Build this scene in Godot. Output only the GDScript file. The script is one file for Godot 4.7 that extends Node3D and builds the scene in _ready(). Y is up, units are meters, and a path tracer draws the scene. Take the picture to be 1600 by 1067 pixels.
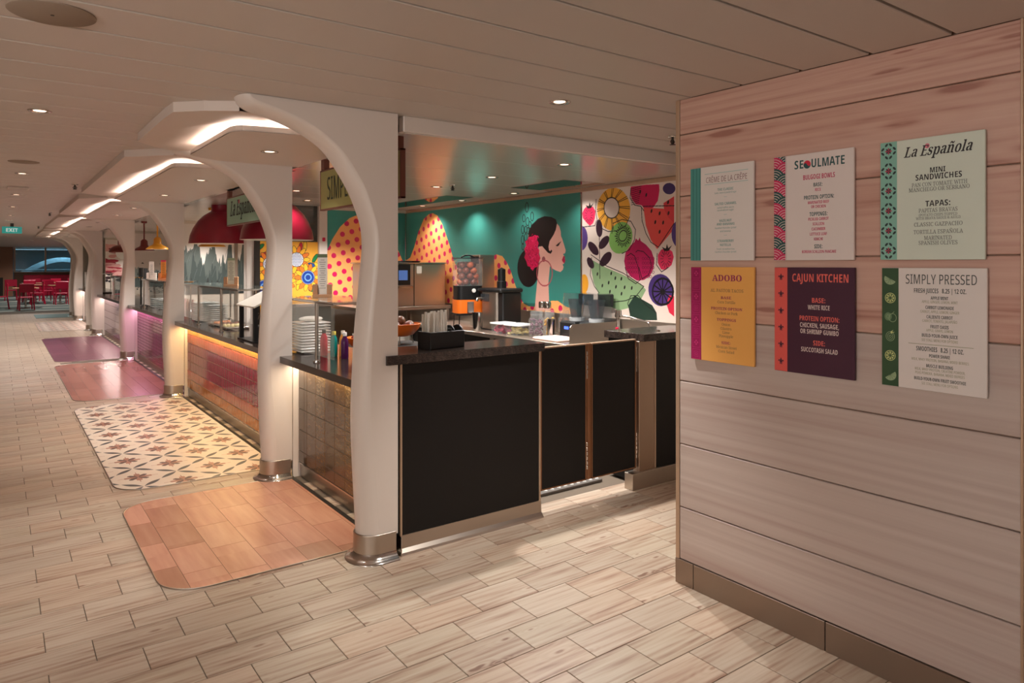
extends Node3D
# A ship's food hall: a row of arched stalls, murals behind them, a panelled wall with six menu boards.
# x: from the aisle towards the stalls, -z: along the row, y: up, metres.

const CEIL := 2.48
const SOFFIT := 2.385
const BACK := 4.65
# the near faces of the arched columns along the row
const COLS := [-3.56, -5.36, -9.42, -13.55, -18.55, -19.95, -23.75, -25.65]
const THICK := 0.2
var taken := {}
var M := {}
var rng := RandomNumberGenerator.new()
var sans: SystemFont
var sans_bold: SystemFont
var serif: SystemFont
var serif_bold: SystemFont

func drift(z: float) -> float:
	return 0.0095 * (-z - 3.56)

# ---------- naming ----------
func numbered(called: String) -> String:
	var n: int = taken.get(called, 0)
	taken[called] = n + 1
	return called if n == 0 else "%s_%03d" % [called, n]

func tag(o: Node, label: String, category: String, group := "", kind := "") -> Node:
	if label != "": o.set_meta("label", label)
	if category != "": o.set_meta("category", category)
	if group != "": o.set_meta("group", group)
	if kind != "": o.set_meta("kind", kind)
	return o

func thing(called: String, label: String, category: String, at := Vector3.ZERO, turn := 0.0, group := "") -> Node3D:
	var o := Node3D.new()
	o.name = numbered(called)
	add_child(o)
	o.position = at
	o.rotation.y = turn
	tag(o, label, category, group)
	return o

func structure(called: String) -> Node3D:
	var o := Node3D.new()
	o.name = numbered(called)
	add_child(o)
	o.set_meta("kind", "structure")
	return o

func copy(o: Node3D, label := "", at = null, turn = null) -> Node3D:
	var c: Node3D = o.duplicate()
	c.name = numbered(String(o.name).rstrip("0123456789").trim_suffix("_"))
	add_child(c)
	if label != "": c.set_meta("label", label)
	if at != null: c.position = at
	if turn != null: c.rotation.y = turn
	return c

func put(called: String, mesh: Mesh, mat: Material, parent: Node = null, at := Vector3.ZERO, basis := Basis()) -> MeshInstance3D:
	var m := MeshInstance3D.new()
	m.name = called if parent else numbered(called)
	m.mesh = mesh
	if mat: m.material_override = mat
	(parent if parent else self).add_child(m, true)
	m.transform = Transform3D(basis, at)
	m.cast_shadow = GeometryInstance3D.SHADOW_CASTING_SETTING_ON
	return m

# ---------- mesh building ----------
func new_st() -> SurfaceTool:
	var st := SurfaceTool.new()
	st.begin(Mesh.PRIMITIVE_TRIANGLES)
	return st

func tri(st: SurfaceTool, a: Vector3, b: Vector3, c: Vector3, out: Vector3, ua := Vector2.ZERO, ub := Vector2.ZERO, uc := Vector2.ZERO) -> void:
	var n := (a - c).cross(a - b)
	if n.length_squared() < 1e-16: return
	n = n.normalized()
	if n.dot(out) < 0.0:
		n = -n
		var t := b; b = c; c = t
		var tu := ub; ub = uc; uc = tu
	st.set_normal(n); st.set_uv(ua); st.add_vertex(a)
	st.set_normal(n); st.set_uv(ub); st.add_vertex(b)
	st.set_normal(n); st.set_uv(uc); st.add_vertex(c)

func quad(st: SurfaceTool, a: Vector3, b: Vector3, c: Vector3, d: Vector3, out: Vector3) -> void:
	tri(st, a, b, c, out, Vector2(0, 0), Vector2(1, 0), Vector2(1, 1))
	tri(st, a, c, d, out, Vector2(0, 0), Vector2(1, 1), Vector2(0, 1))

# smooth-shaded quad with its own four normals
func squad(st: SurfaceTool, p: Array, n: Array, u: Array) -> void:
	var order := [0, 1, 2, 0, 2, 3]
	var g: Vector3 = (p[0] - p[2]).cross(p[0] - p[1])
	if g.length_squared() < 1e-14: g = (p[0] - p[3]).cross(p[0] - p[2])
	if g.dot(n[0] + n[1] + n[2] + n[3]) < 0.0: order = [0, 2, 1, 0, 3, 2]
	for i in order:
		st.set_normal(n[i]); st.set_uv(u[i]); st.add_vertex(p[i])

func add_box(st: SurfaceTool, c: Vector3, s: Vector3, bev := 0.0, xf := Transform3D()) -> void:
	var h := s * 0.5
	bev = minf(bev, minf(h.x, minf(h.y, h.z)) * 0.95)
	for ax in 3:
		for sg in [-1.0, 1.0]:
			var u := (ax + 1) % 3
			var v := (ax + 2) % 3
			var q := []
			for k in [[-1, -1], [1, -1], [1, 1], [-1, 1]]:
				var p := Vector3.ZERO
				p[ax] = sg * h[ax]
				p[u] = k[0] * (h[u] - bev)
				p[v] = k[1] * (h[v] - bev)
				q.append(xf * (c + p))
			var o := Vector3.ZERO
			o[ax] = sg
			quad(st, q[0], q[1], q[2], q[3], xf.basis * o)
	if bev <= 0.0: return
	for ax in 3:
		var u := (ax + 1) % 3
		var v := (ax + 2) % 3
		for su in [-1.0, 1.0]:
			for sv in [-1.0, 1.0]:
				var q := []
				for k in [[-1, 0], [1, 0], [1, 1], [-1, 1]]:
					var p := Vector3.ZERO
					p[ax] = k[0] * (h[ax] - bev)
					p[u] = su * (h[u] - (bev if k[1] == 0 else 0.0))
					p[v] = sv * (h[v] - (0.0 if k[1] == 0 else bev))
					q.append(xf * (c + p))
				var o := Vector3.ZERO
				o[u] = su
				o[v] = sv
				quad(st, q[0], q[1], q[2], q[3], xf.basis * o)
	for sx in [-1.0, 1.0]:
		for sy in [-1.0, 1.0]:
			for sz in [-1.0, 1.0]:
				var sg := Vector3(sx, sy, sz)
				var a := c + Vector3(sx * h.x, sy * (h.y - bev), sz * (h.z - bev))
				var b := c + Vector3(sx * (h.x - bev), sy * h.y, sz * (h.z - bev))
				var d := c + Vector3(sx * (h.x - bev), sy * (h.y - bev), sz * h.z)
				tri(st, xf * a, xf * b, xf * d, xf.basis * sg)

func box(s: Vector3, bev := 0.0) -> ArrayMesh:
	var st := new_st()
	add_box(st, Vector3.ZERO, s, bev)
	return st.commit()

# a box given by its two corners
func span(a: Vector3, b: Vector3, bev := 0.0) -> ArrayMesh:
	var st := new_st()
	add_box(st, (a + b) * 0.5, (b - a).abs(), bev)
	return st.commit()

# polygon extruded along an axis: "y" takes points as (x, z), "z" as (x, y), "x" as (z, y)
func to3(p: Vector2, d: float, axis: String) -> Vector3:
	if axis == "y": return Vector3(p.x, d, p.y)
	if axis == "z": return Vector3(p.x, p.y, d)
	return Vector3(d, p.y, p.x)

func add_prism(st: SurfaceTool, pts: PackedVector2Array, d0: float, d1: float, axis: String, smooth := 0.0) -> void:
	var idx := Geometry2D.triangulate_polygon(pts)
	var dir := to3(Vector2.ZERO, 1.0, axis)
	for i in range(0, idx.size(), 3):
		for s in [[d0, -1.0], [d1, 1.0]]:
			var a := pts[idx[i]]
			var b := pts[idx[i + 1]]
			var c := pts[idx[i + 2]]
			tri(st, to3(a, s[0], axis), to3(b, s[0], axis), to3(c, s[0], axis), dir * s[1], a, b, c)
	var cw := Geometry2D.is_polygon_clockwise(pts)
	var n := pts.size()
	var norms := []
	for i in n:
		var e := pts[(i + 1) % n] - pts[i]
		var o := Vector2(e.y, -e.x).normalized()
		norms.append(o * (-1.0 if cw else 1.0))
	for i in n:
		var j := (i + 1) % n
		var o2: Vector2 = norms[i]
		var na: Vector2 = norms[i]
		var nb: Vector2 = norms[i]
		if smooth > 0.0:
			var pn: Vector2 = norms[(i + n - 1) % n]
			var nn: Vector2 = norms[j]
			if pn.dot(o2) > smooth: na = (pn + o2).normalized()
			if nn.dot(o2) > smooth: nb = (nn + o2).normalized()
		var z := Vector3.ZERO
		squad(st, [to3(pts[i], d0, axis), to3(pts[j], d0, axis), to3(pts[j], d1, axis), to3(pts[i], d1, axis)],
			[to3(na, 0, axis), to3(nb, 0, axis), to3(nb, 0, axis), to3(na, 0, axis)],
			[Vector2(pts[i].x, d0), Vector2(pts[j].x, d0), Vector2(pts[j].x, d1), Vector2(pts[i].x, d1)])

func prism(pts: PackedVector2Array, d0: float, d1: float, axis: String, smooth := 0.0) -> ArrayMesh:
	var st := new_st()
	add_prism(st, pts, d0, d1, axis, smooth)
	return st.commit()

# profile of (radius, height) turned about y; a profile that bends sharply keeps its edges
func add_lathe(st: SurfaceTool, prof: Array, at := Vector3.ZERO, seg := 24, xf := Transform3D()) -> void:
	var n := prof.size()
	var en := []
	for i in n - 1:
		var e: Vector2 = prof[i + 1] - prof[i]
		en.append(Vector2(e.y, -e.x).normalized())
	for i in n - 1:
		var na: Vector2 = en[i]
		var nb: Vector2 = en[i]
		if i > 0 and en[i - 1].dot(en[i]) > 0.6: na = (en[i - 1] + en[i]).normalized()
		if i < n - 2 and en[i + 1].dot(en[i]) > 0.6: nb = (en[i + 1] + en[i]).normalized()
		var a: Vector2 = prof[i]
		var b: Vector2 = prof[i + 1]
		for k in seg:
			var t0 := TAU * k / seg
			var t1 := TAU * (k + 1) / seg
			var c0 := Vector3(cos(t0), 0, sin(t0))
			var c1 := Vector3(cos(t1), 0, sin(t1))
			var up := Vector3.UP
			var ps := [c0 * a.x + up * a.y, c1 * a.x + up * a.y, c1 * b.x + up * b.y, c0 * b.x + up * b.y]
			var ns := [c0 * na.x + up * na.y, c1 * na.x + up * na.y, c1 * nb.x + up * nb.y, c0 * nb.x + up * nb.y]
			for q in 4:
				ps[q] = xf * (at + ps[q])
				ns[q] = xf.basis * ns[q]
			squad(st, ps, ns, [Vector2(float(k) / seg, a.y), Vector2(float(k + 1) / seg, a.y), Vector2(float(k + 1) / seg, b.y), Vector2(float(k) / seg, b.y)])

func lathe(prof: Array, seg := 24) -> ArrayMesh:
	var st := new_st()
	add_lathe(st, prof, Vector3.ZERO, seg)
	return st.commit()

func add_tube(st: SurfaceTool, path: Array, r: float, seg := 8, caps := true) -> void:
	var n := path.size()
	var rings := []
	var ref := Vector3.UP
	for i in n:
		var d: Vector3
		if i == 0: d = path[1] - path[0]
		elif i == n - 1: d = path[n - 1] - path[n - 2]
		else: d = (path[i + 1] - path[i]).normalized() + (path[i] - path[i - 1]).normalized()
		d = d.normalized()
		if absf(d.dot(ref)) > 0.97: ref = Vector3.RIGHT if absf(d.x) < 0.9 else Vector3.FORWARD
		var u := d.cross(ref).normalized()
		var v := u.cross(d).normalized()
		ref = v
		var ring := []
		for k in seg:
			var t := TAU * k / seg
			ring.append(u * cos(t) + v * sin(t))
		rings.append(ring)
	for i in n - 1:
		for k in seg:
			var k2 := (k + 1) % seg
			var ps := [path[i] + rings[i][k] * r, path[i] + rings[i][k2] * r, path[i + 1] + rings[i + 1][k2] * r, path[i + 1] + rings[i + 1][k] * r]
			squad(st, ps, [rings[i][k], rings[i][k2], rings[i + 1][k2], rings[i + 1][k]], [Vector2.ZERO, Vector2.RIGHT, Vector2.ONE, Vector2.DOWN])
	if caps:
		for e in [[0, path[0] - path[1]], [n - 1, path[n - 1] - path[n - 2]]]:
			var p: Vector3 = path[e[0]]
			for k in seg:
				tri(st, p, p + rings[e[0]][k] * r, p + rings[e[0]][(k + 1) % seg] * r, e[1])

func tube(path: Array, r: float, seg := 8) -> ArrayMesh:
	var st := new_st()
	add_tube(st, path, r, seg)
	return st.commit()

func add_ball(st: SurfaceTool, c: Vector3, r: Vector3, seg := 12, rings := 8) -> void:
	for i in rings:
		var a0 := PI * i / rings - PI / 2
		var a1 := PI * (i + 1) / rings - PI / 2
		for k in seg:
			var t0 := TAU * k / seg
			var t1 := TAU * (k + 1) / seg
			var q := [Vector3(cos(a0) * cos(t0), sin(a0), cos(a0) * sin(t0)), Vector3(cos(a0) * cos(t1), sin(a0), cos(a0) * sin(t1)), Vector3(cos(a1) * cos(t1), sin(a1), cos(a1) * sin(t1)), Vector3(cos(a1) * cos(t0), sin(a1), cos(a1) * sin(t0))]
			squad(st, [c + q[0] * r, c + q[1] * r, c + q[2] * r, c + q[3] * r], [(q[0] / r).normalized(), (q[1] / r).normalized(), (q[2] / r).normalized(), (q[3] / r).normalized()], [Vector2.ZERO, Vector2.ZERO, Vector2.ZERO, Vector2.ZERO])

func ball(r: Vector3, seg := 12, rings := 8) -> ArrayMesh:
	var st := new_st()
	add_ball(st, Vector3.ZERO, r, seg, rings)
	return st.commit()

# a flat print with uv 0..1 on a rectangle: origin top left, right and down edges
func print_quad(o: Vector3, right: Vector3, down: Vector3, facing: Vector3) -> ArrayMesh:
	var st := new_st()
	quad(st, o, o + right, o + right + down, o + down, facing)
	return st.commit()

func rounded_rect(w: float, h: float, r: float, seg := 4) -> PackedVector2Array:
	var p := PackedVector2Array()
	var cs := [Vector2(w / 2 - r, h / 2 - r), Vector2(-w / 2 + r, h / 2 - r), Vector2(-w / 2 + r, -h / 2 + r), Vector2(w / 2 - r, -h / 2 + r)]
	for q in 4:
		for k in seg + 1:
			var t := PI / 2 * q + PI / 2 * k / seg
			p.append(cs[q] + Vector2(cos(t), sin(t)) * r)
	return p

# ---------- lettering ----------
# one line of text into st, centred at c, in the plane of right/up, as high as cap and as wide as width (0: natural)
func add_text(st: SurfaceTool, s: String, font: Font, c: Vector3, right: Vector3, up: Vector3, cap: float, width := 0.0, raise := 0.0008) -> void:
	var tm := TextMesh.new()
	tm.text = s
	tm.font = font
	tm.font_size = 64
	tm.pixel_size = cap / 46.0
	tm.depth = 0.0
	tm.curve_step = 1.5
	tm.horizontal_alignment = HORIZONTAL_ALIGNMENT_CENTER
	tm.vertical_alignment = VERTICAL_ALIGNMENT_CENTER
	var bb := tm.get_aabb()
	var k := 1.0
	if width > 0.0 and bb.size.x > 0.0: k = width / bb.size.x
	var out := right.cross(up).normalized()
	var xf := Transform3D(Basis(right.normalized() * k, up.normalized(), out), c + out * raise - right.normalized() * k * (bb.position.x + bb.size.x * 0.5) - up.normalized() * (bb.position.y + bb.size.y * 0.5))
	st.append_from(tm, 0, xf)

# ---------- pictures computed for prints ----------
func fill_poly(img: Image, pts: PackedVector2Array, c: Color) -> void:
	var n := pts.size()
	var lo := 1e9
	var hi := -1e9
	for p in pts:
		lo = minf(lo, p.y)
		hi = maxf(hi, p.y)
	var w := img.get_width()
	for y in range(maxi(0, int(floor(lo))), mini(img.get_height() - 1, int(ceil(hi))) + 1):
		var yc := y + 0.5
		var xs := []
		for i in n:
			var a := pts[i]
			var b := pts[(i + 1) % n]
			if (a.y <= yc) != (b.y <= yc):
				xs.append(a.x + (yc - a.y) / (b.y - a.y) * (b.x - a.x))
		xs.sort()
		for k in range(0, xs.size() - 1, 2):
			var x0 := clampi(int(round(xs[k])), 0, w)
			var x1 := clampi(int(round(xs[k + 1])), 0, w)
			if x1 > x0: img.fill_rect(Rect2i(x0, y, x1 - x0, 1), c)

func ellipse(c: Vector2, rx: float, ry: float, turn := 0.0, seg := 40) -> PackedVector2Array:
	var p := PackedVector2Array()
	for k in seg:
		var t := TAU * k / seg
		p.append(c + Vector2(cos(t) * rx, sin(t) * ry).rotated(turn))
	return p

func stroke(img: Image, pts: PackedVector2Array, w: float, c: Color, closed := false) -> void:
	var n := pts.size()
	for i in (n if closed else n - 1):
		var a := pts[i]
		var b := pts[(i + 1) % n]
		var d := b - a
		if d.length() < 0.01: continue
		var o := d.normalized().orthogonal() * w * 0.5
		var e := d.normalized() * w * 0.3
		fill_poly(img, PackedVector2Array([a + o - e, b + o + e, b - o + e, a - o - e]), c)

func tex(img: Image) -> ImageTexture:
	img.generate_mipmaps()
	return ImageTexture.create_from_image(img)

# ---------- materials ----------
func mat(called: String, c: Color, rough := 0.6, metal := 0.0, spec := 0.5) -> StandardMaterial3D:
	var m := StandardMaterial3D.new()
	m.resource_name = called
	m.albedo_color = c
	m.roughness = rough
	m.metallic = metal
	m.metallic_specular = spec
	M[called] = m
	return m

func glow(called: String, c: Color, e: float) -> StandardMaterial3D:
	var m := mat(called, c, 0.5)
	m.emission_enabled = true
	m.emission = c
	m.emission_energy_multiplier = e
	return m

func pane(called: String, c: Color, alpha: float) -> StandardMaterial3D:
	var m := mat(called, Color(c.r, c.g, c.b, alpha), 0.02)
	m.transparency = BaseMaterial3D.TRANSPARENCY_ALPHA
	return m

# streaky wood: noise stretched along u, colours from a ramp, knots as darker eyes with rings
func wood(called: String, w: int, h: int, ramp: Array, stretch: float, freq: float, seed_: int, knots := 0, rough := 0.5) -> StandardMaterial3D:
	var fine := FastNoiseLite.new()
	fine.seed = seed_
	fine.frequency = freq
	fine.fractal_octaves = 4
	var coarse := FastNoiseLite.new()
	coarse.seed = seed_ + 7
	coarse.frequency = freq * 0.22
	var r := RandomNumberGenerator.new()
	r.seed = seed_
	var ks := []
	for i in knots: ks.append(Vector3(r.randf() * w, r.randf() * h, r.randf_range(0.012, 0.03) * w))
	var g := Gradient.new()
	g.offsets = PackedFloat32Array()
	var offs := PackedFloat32Array()
	var cols := PackedColorArray()
	for i in ramp.size():
		offs.append(float(i) / (ramp.size() - 1))
		cols.append(ramp[i])
	g.offsets = offs
	g.colors = cols
	var img := Image.create(w, h, false, Image.FORMAT_RGB8)
	var ts := PackedFloat32Array()
	ts.resize(w * h)
	for y in h:
		for x in w:
			var bend := coarse.get_noise_2d(x / stretch * 1.5, y) * 9.0
			ts[y * w + x] = 0.5 + 0.55 * fine.get_noise_2d(x / stretch, y * 1.6 + bend) + 0.3 * coarse.get_noise_2d(x / stretch * 2.0, y * 1.0)
	for k in ks:
		var kr: float = k.z
		for y in range(maxi(0, int(k.y - 3 * kr)), mini(h, int(k.y + 3 * kr))):
			for x in range(maxi(0, int(k.x - 6.6 * kr)), mini(w, int(k.x + 6.6 * kr))):
				var d := Vector2((x - k.x) * 0.45, y - k.y).length() / kr
				if d < 3.0: ts[y * w + x] += (0.32 * sin(d * 7.0) * exp(-d) + 0.5 * exp(-d * d * 6.0)) * 0.8
	for y in h:
		for x in w:
			img.set_pixel(x, y, g.sample(clampf(ts[y * w + x], 0.0, 1.0)))
	var m := mat(called, Color.WHITE, rough)
	m.albedo_texture = tex(img)
	return m

func _ready() -> void:
	rng.seed = 20240
	# ---- camera: level, lens shifted down, facing 36 degrees right of the row ----
	var cam := Camera3D.new()
	cam.name = "camera"
	add_child(cam)
	cam.position = Vector3(0, 1.64, 0)
	cam.rotation.y = -0.632256
	var focal := 1098.863
	cam.projection = Camera3D.PROJECTION_FRUSTUM
	cam.near = 0.05
	cam.far = 120.0
	cam.size = 0.05 * 1067.0 / focal
	cam.frustum_offset = Vector2(0, -0.05 * 121.5 / focal)
	cam.current = true
	# ---- surroundings: an inside room, no sky ----
	var env := Environment.new()
	env.background_mode = Environment.BG_COLOR
	env.background_color = Color(0.02, 0.018, 0.016)
	env.tonemap_mode = Environment.TONE_MAPPER_LINEAR
	env.tonemap_exposure = EXPOSURE
	env.sdfgi_enabled = true
	env.ssao_enabled = true
	env.ssil_enabled = true
	var we := WorldEnvironment.new()
	we.name = "surroundings"
	we.environment = env
	add_child(we)
	fonts()
	materials()
	build_lights()
	build_floor()
	build_ceiling()
	build_walls()
	build_stall_shells()
	build_menu_boards()
	build_juice_stall()
	build_tapas_stall()
	build_far_stalls()
	build_dining()
	build_fittings()

const EXPOSURE := 0.35
const WARM := Color(1.0, 0.985, 0.965)
const E_AISLE := 4.6
const E_SOFFIT := 2.8
const E_KITCHEN := 10.0
const E_FILL_GLOBE := 10.5
const E_COVE := 1.0
const E_COUNTER := 2.0

func fonts() -> void:
	var list := []
	for d in [["Droid Sans", 400], ["Droid Sans", 700], ["Droid Serif", 400], ["Droid Serif", 700]]:
		var f := SystemFont.new()
		f.font_names = PackedStringArray([d[0]])
		f.font_weight = d[1]
		list.append(f)
	sans = list[0]; sans_bold = list[1]; serif = list[2]; serif_bold = list[3]

func rgb(r: int, g: int, b: int) -> Color:
	return Color8(r, g, b)

func materials() -> void:
	mat("white_paint", rgb(226, 214, 204), 0.38)
	mat("ceiling_panel", rgb(204, 192, 182), 0.42)
	mat("ceiling_deck", rgb(170, 160, 150), 0.8)
	mat("soffit", rgb(222, 206, 194), 0.45)
	mat("kitchen_ceiling", rgb(212, 202, 192), 0.18, 0.12)
	mat("mirror_steel", rgb(200, 196, 190), 0.03, 1.0)
	mat("steel", rgb(178, 168, 158), 0.28, 1.0)
	mat("bright_steel", rgb(205, 200, 195), 0.14, 1.0)
	mat("brushed_steel", rgb(190, 178, 166), 0.36, 1.0)
	mat("dark_steel", rgb(74, 70, 66), 0.4, 0.9)
	mat("black_laminate", rgb(19, 16, 15), 0.55, 0.0, 0.4)
	mat("black_plastic", rgb(18, 18, 19), 0.38)
	mat("rubber", rgb(30, 28, 27), 0.8)
	mat("bronze_edge", rgb(150, 104, 72), 0.4, 0.6)
	mat("champagne_edge", rgb(196, 166, 140), 0.4, 0.5)
	mat("grout", rgb(112, 98, 84), 0.9)
	mat("pale_grout", rgb(206, 190, 172), 0.85)
	mat("dark_grout", rgb(84, 78, 70), 0.85)
	mat("wall_core", rgb(150, 120, 100), 0.8)
	mat("cream_wall", rgb(206, 192, 176), 0.7)
	mat("sign_frame", rgb(112, 62, 48), 0.5)
	mat("walnut", rgb(122, 84, 60), 0.55)
	mat("white_china", rgb(232, 230, 224), 0.2)
	mat("paper", rgb(232, 224, 212), 0.8)
	mat("wood_block", rgb(170, 122, 84), 0.55)
	mat("red_lacquer", rgb(132, 18, 40), 0.28)
	mat("white_enamel", rgb(236, 228, 216), 0.5)
	mat("yellow_enamel", rgb(222, 150, 34), 0.35)
	mat("rust_enamel", rgb(120, 48, 42), 0.4)
	mat("chair_red", rgb(196, 20, 62), 0.4)
	mat("orange_plastic", rgb(232, 110, 26), 0.4)
	mat("ink", rgb(44, 44, 42), 0.6)
	mat("copper_steel", rgb(172, 148, 130), 0.34, 1.0)
	mat("flower_pink", rgb(196, 70, 92), 0.5)
	mat("orange_block", rgb(196, 112, 60), 0.5)
	mat("cream_block", rgb(214, 196, 184), 0.5)
	mat("dark_leaf", rgb(34, 38, 32), 0.6)
	mat("teal_mat", rgb(112, 140, 138), 0.5)
	mat("night", rgb(92, 122, 128), 0.6)
	mat("deck_white", rgb(170, 186, 186), 0.5)
	mat("speaker_grille", rgb(150, 132, 116), 0.7)
	pane("window_glass", Color(0.7, 0.85, 0.88), 0.25)
	glow("cool_lamp", Color(0.7, 0.9, 1.0), 3.0)
	glow("exit_teal", Color(0.25, 0.75, 0.72), 0.7)
	glow("exit_white", Color(0.9, 1.0, 0.98), 1.2)
	mat("kick_steel", rgb(150, 132, 118), 0.42, 0.8)
	mat("threshold_grey", rgb(120, 112, 106), 0.5, 0.3)
	pane("hood", Color(0.34, 0.38, 0.4), 0.2)
	mat("far_wood", rgb(172, 122, 94), 0.55)
	mat("pink_towel", rgb(226, 196, 184), 0.9)
	mat("orange_fruit", rgb(176, 74, 26), 0.5)
	glow("blue_display", Color(0.25, 0.4, 1.0), 2.5)
	glow("blue_screen", Color(0.35, 0.5, 0.8), 0.6)
	var stone := wood("stone", 256, 256, [rgb(30, 24, 22), rgb(42, 34, 31), rgb(60, 49, 44), rgb(92, 76, 66)], 1.3, 0.09, 61, 0, 0.16)
	stone.uv1_triplanar = true
	stone.uv1_world_triplanar = true
	stone.uv1_scale = Vector3(3, 3, 3)
	pane("glass", Color(0.86, 0.93, 0.9), 0.07)
	pane("clear_plastic", Color(0.9, 0.92, 0.92), 0.08)
	pane("smoke_plastic", Color(0.2, 0.22, 0.24), 0.62)
	glow("lamp_lens", Color(1.0, 0.88, 0.76), 9.0)
	glow("opal", Color(1.0, 0.93, 0.86), 4.0)
	glow("led_white", Color(1.0, 0.9, 0.82), 6.0)
	wood("floor_plank", 768, 768, [rgb(204, 189, 172), rgb(197, 179, 160), rgb(190, 170, 150), rgb(174, 148, 128), rgb(132, 100, 82)], 9.0, 0.02, 11, 16, 0.42)
	wood("pink_plank", 1024, 512, [rgb(213, 176, 158), rgb(208, 168, 151), rgb(203, 161, 144), rgb(194, 149, 132), rgb(166, 116, 102)], 9.0, 0.018, 23, 18, 0.5)
	wood("pale_plank", 1024, 512, [rgb(203, 187, 178), rgb(197, 179, 169), rgb(191, 172, 162), rgb(184, 162, 152), rgb(174, 149, 139)], 16.0, 0.016, 31, 0, 0.5)
	wood("inlay_plank", 512, 256, [rgb(214, 164, 136), rgb(206, 152, 124), rgb(197, 140, 112), rgb(184, 124, 98)], 6.0, 0.016, 41, 0, 0.36)

# ---------- lights ----------
func spot(parent: Node, at: Vector3, e: float, angle: float, c: Color, size := 0.04) -> void:
	var s := SpotLight3D.new()
	s.name = "lamp_beam"
	parent.add_child(s, true)
	s.position = at
	s.rotation.x = -PI / 2
	s.light_energy = e
	s.light_color = c
	s.spot_angle = angle
	s.spot_angle_attenuation = 0.8
	s.spot_range = 30.0
	s.spot_attenuation = 2.0
	s.light_size = size
	s.shadow_enabled = true

var ring_mesh: ArrayMesh
var lens_mesh: ArrayMesh
func downlight(x: float, y: float, z: float, e: float, label: String, group: String, angle := 58.0) -> void:
	if ring_mesh == null:
		ring_mesh = lathe([Vector2(0.034, 0.004), Vector2(0.04, -0.003), Vector2(0.054, -0.005), Vector2(0.058, -0.002), Vector2(0.058, 0.0)], 24)
		lens_mesh = lathe([Vector2(0.0, -0.001), Vector2(0.03, -0.001), Vector2(0.034, 0.004)], 20)
	var t := thing("downlight", label, "light", Vector3(x, y, z), 0.0, group)
	put("trim_ring", ring_mesh, M.bright_steel, t)
	put("lens", lens_mesh, M.lamp_lens, t)
	spot(t, Vector3(0, -0.012, 0), e, angle, WARM, 0.03)

# opal globes added out of view as fill for the upper wall
func globe(at: Vector3, e: float) -> void:
	var t := thing("added_fill_globe", "opal glass globe added out of view as fill light for the upper wall", "pendant lamp", at, 0.0, "added fill globes out of view")
	put("globe", ball(Vector3.ONE * 0.11, 20, 14), M.opal, t)
	put("stem", lathe([Vector2(0.008, 0.11), Vector2(0.008, CEIL - at.y - 0.02)], 8), M.dark_steel, t)
	put("ceiling_cup", lathe([Vector2(0.05, CEIL - at.y), Vector2(0.05, CEIL - at.y - 0.02), Vector2(0.0, CEIL - at.y - 0.03)], 16), M.dark_steel, t)
	var l := OmniLight3D.new()
	l.name = "fill_light"
	t.add_child(l)
	l.light_energy = e
	l.light_color = Color(1.0, 1.0, 1.0)
	l.light_size = 0.1
	l.omni_range = 30.0
	l.omni_attenuation = 2.0
	l.shadow_enabled = true

func build_lights() -> void:
	# one row down the aisle, two added fill globes beside it, and one lamp before the juice counter
	for z in [1.95, -4.65, -7.97, -10.45, -12.7, -15.0, -16.7, -19.6, -23.0, -26.5]:
		downlight(0.19, CEIL, z, E_AISLE if z > -14.0 else E_AISLE * 2.0, "small round recessed downlight in the slatted aisle ceiling", "aisle downlights", 36.0 if z > -14.0 else 70.0)
	globe(Vector3(-2.4, 2.0, -0.9), E_FILL_GLOBE)
	globe(Vector3(-1.5, 2.0, 1.7), E_FILL_GLOBE * 0.45)
	downlight(2.357, CEIL, -2.8, 11.0, "recessed downlight in the ceiling before the black juice counter", "", 37.0)
	for z in [-4.725, -6.7, -8.41, -10.58, -12.27, -14.65, -16.41, -21.2, -22.6]:
		downlight(1.46 + drift(z) * 0.3, SOFFIT, z, E_SOFFIT, "small round recessed downlight in the white stall canopy", "canopy downlights")
	for p in [[3.44, -4.03, 1.7], [3.44, -4.99, 1.0], [3.44, -5.94, 1.0], [4.42, -5.1, 0.14], [4.42, -6.0, 0.14], [4.42, -7.04, 0.24], [4.42, -7.98, 0.3], [2.47, -7.1, 0.15], [2.5, -5.1, 0.4], [2.95, -8.1, 0.4], [3.44, -7.9, 1.6], [3.5, -9.5, 1.0], [2.9, -11.2, 1.4], [3.6, -11.8, 1.4], [2.9, -12.5, 1.4], [3.3, -14.8, 1.6], [3.0, -16.6, 1.6], [3.6, -20.5, 1.8], [3.2, -22.2, 1.8]]:  # the lamp by the tapas case is added to brighten its dishes
		downlight(p[0], SOFFIT, p[1], E_KITCHEN * p[2], "small round downlight in the glossy ceiling above the stall kitchens", "kitchen downlights", 66.0)

# ---------- floor ----------
func plank_mesh(w: float, l: float, h: float, u0: float, v0: float, us: float, vs: float) -> ArrayMesh:
	var st := new_st()
	add_plank(st, Vector3.ZERO, w, l, h, u0, v0, us, vs)
	return st.commit()

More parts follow.
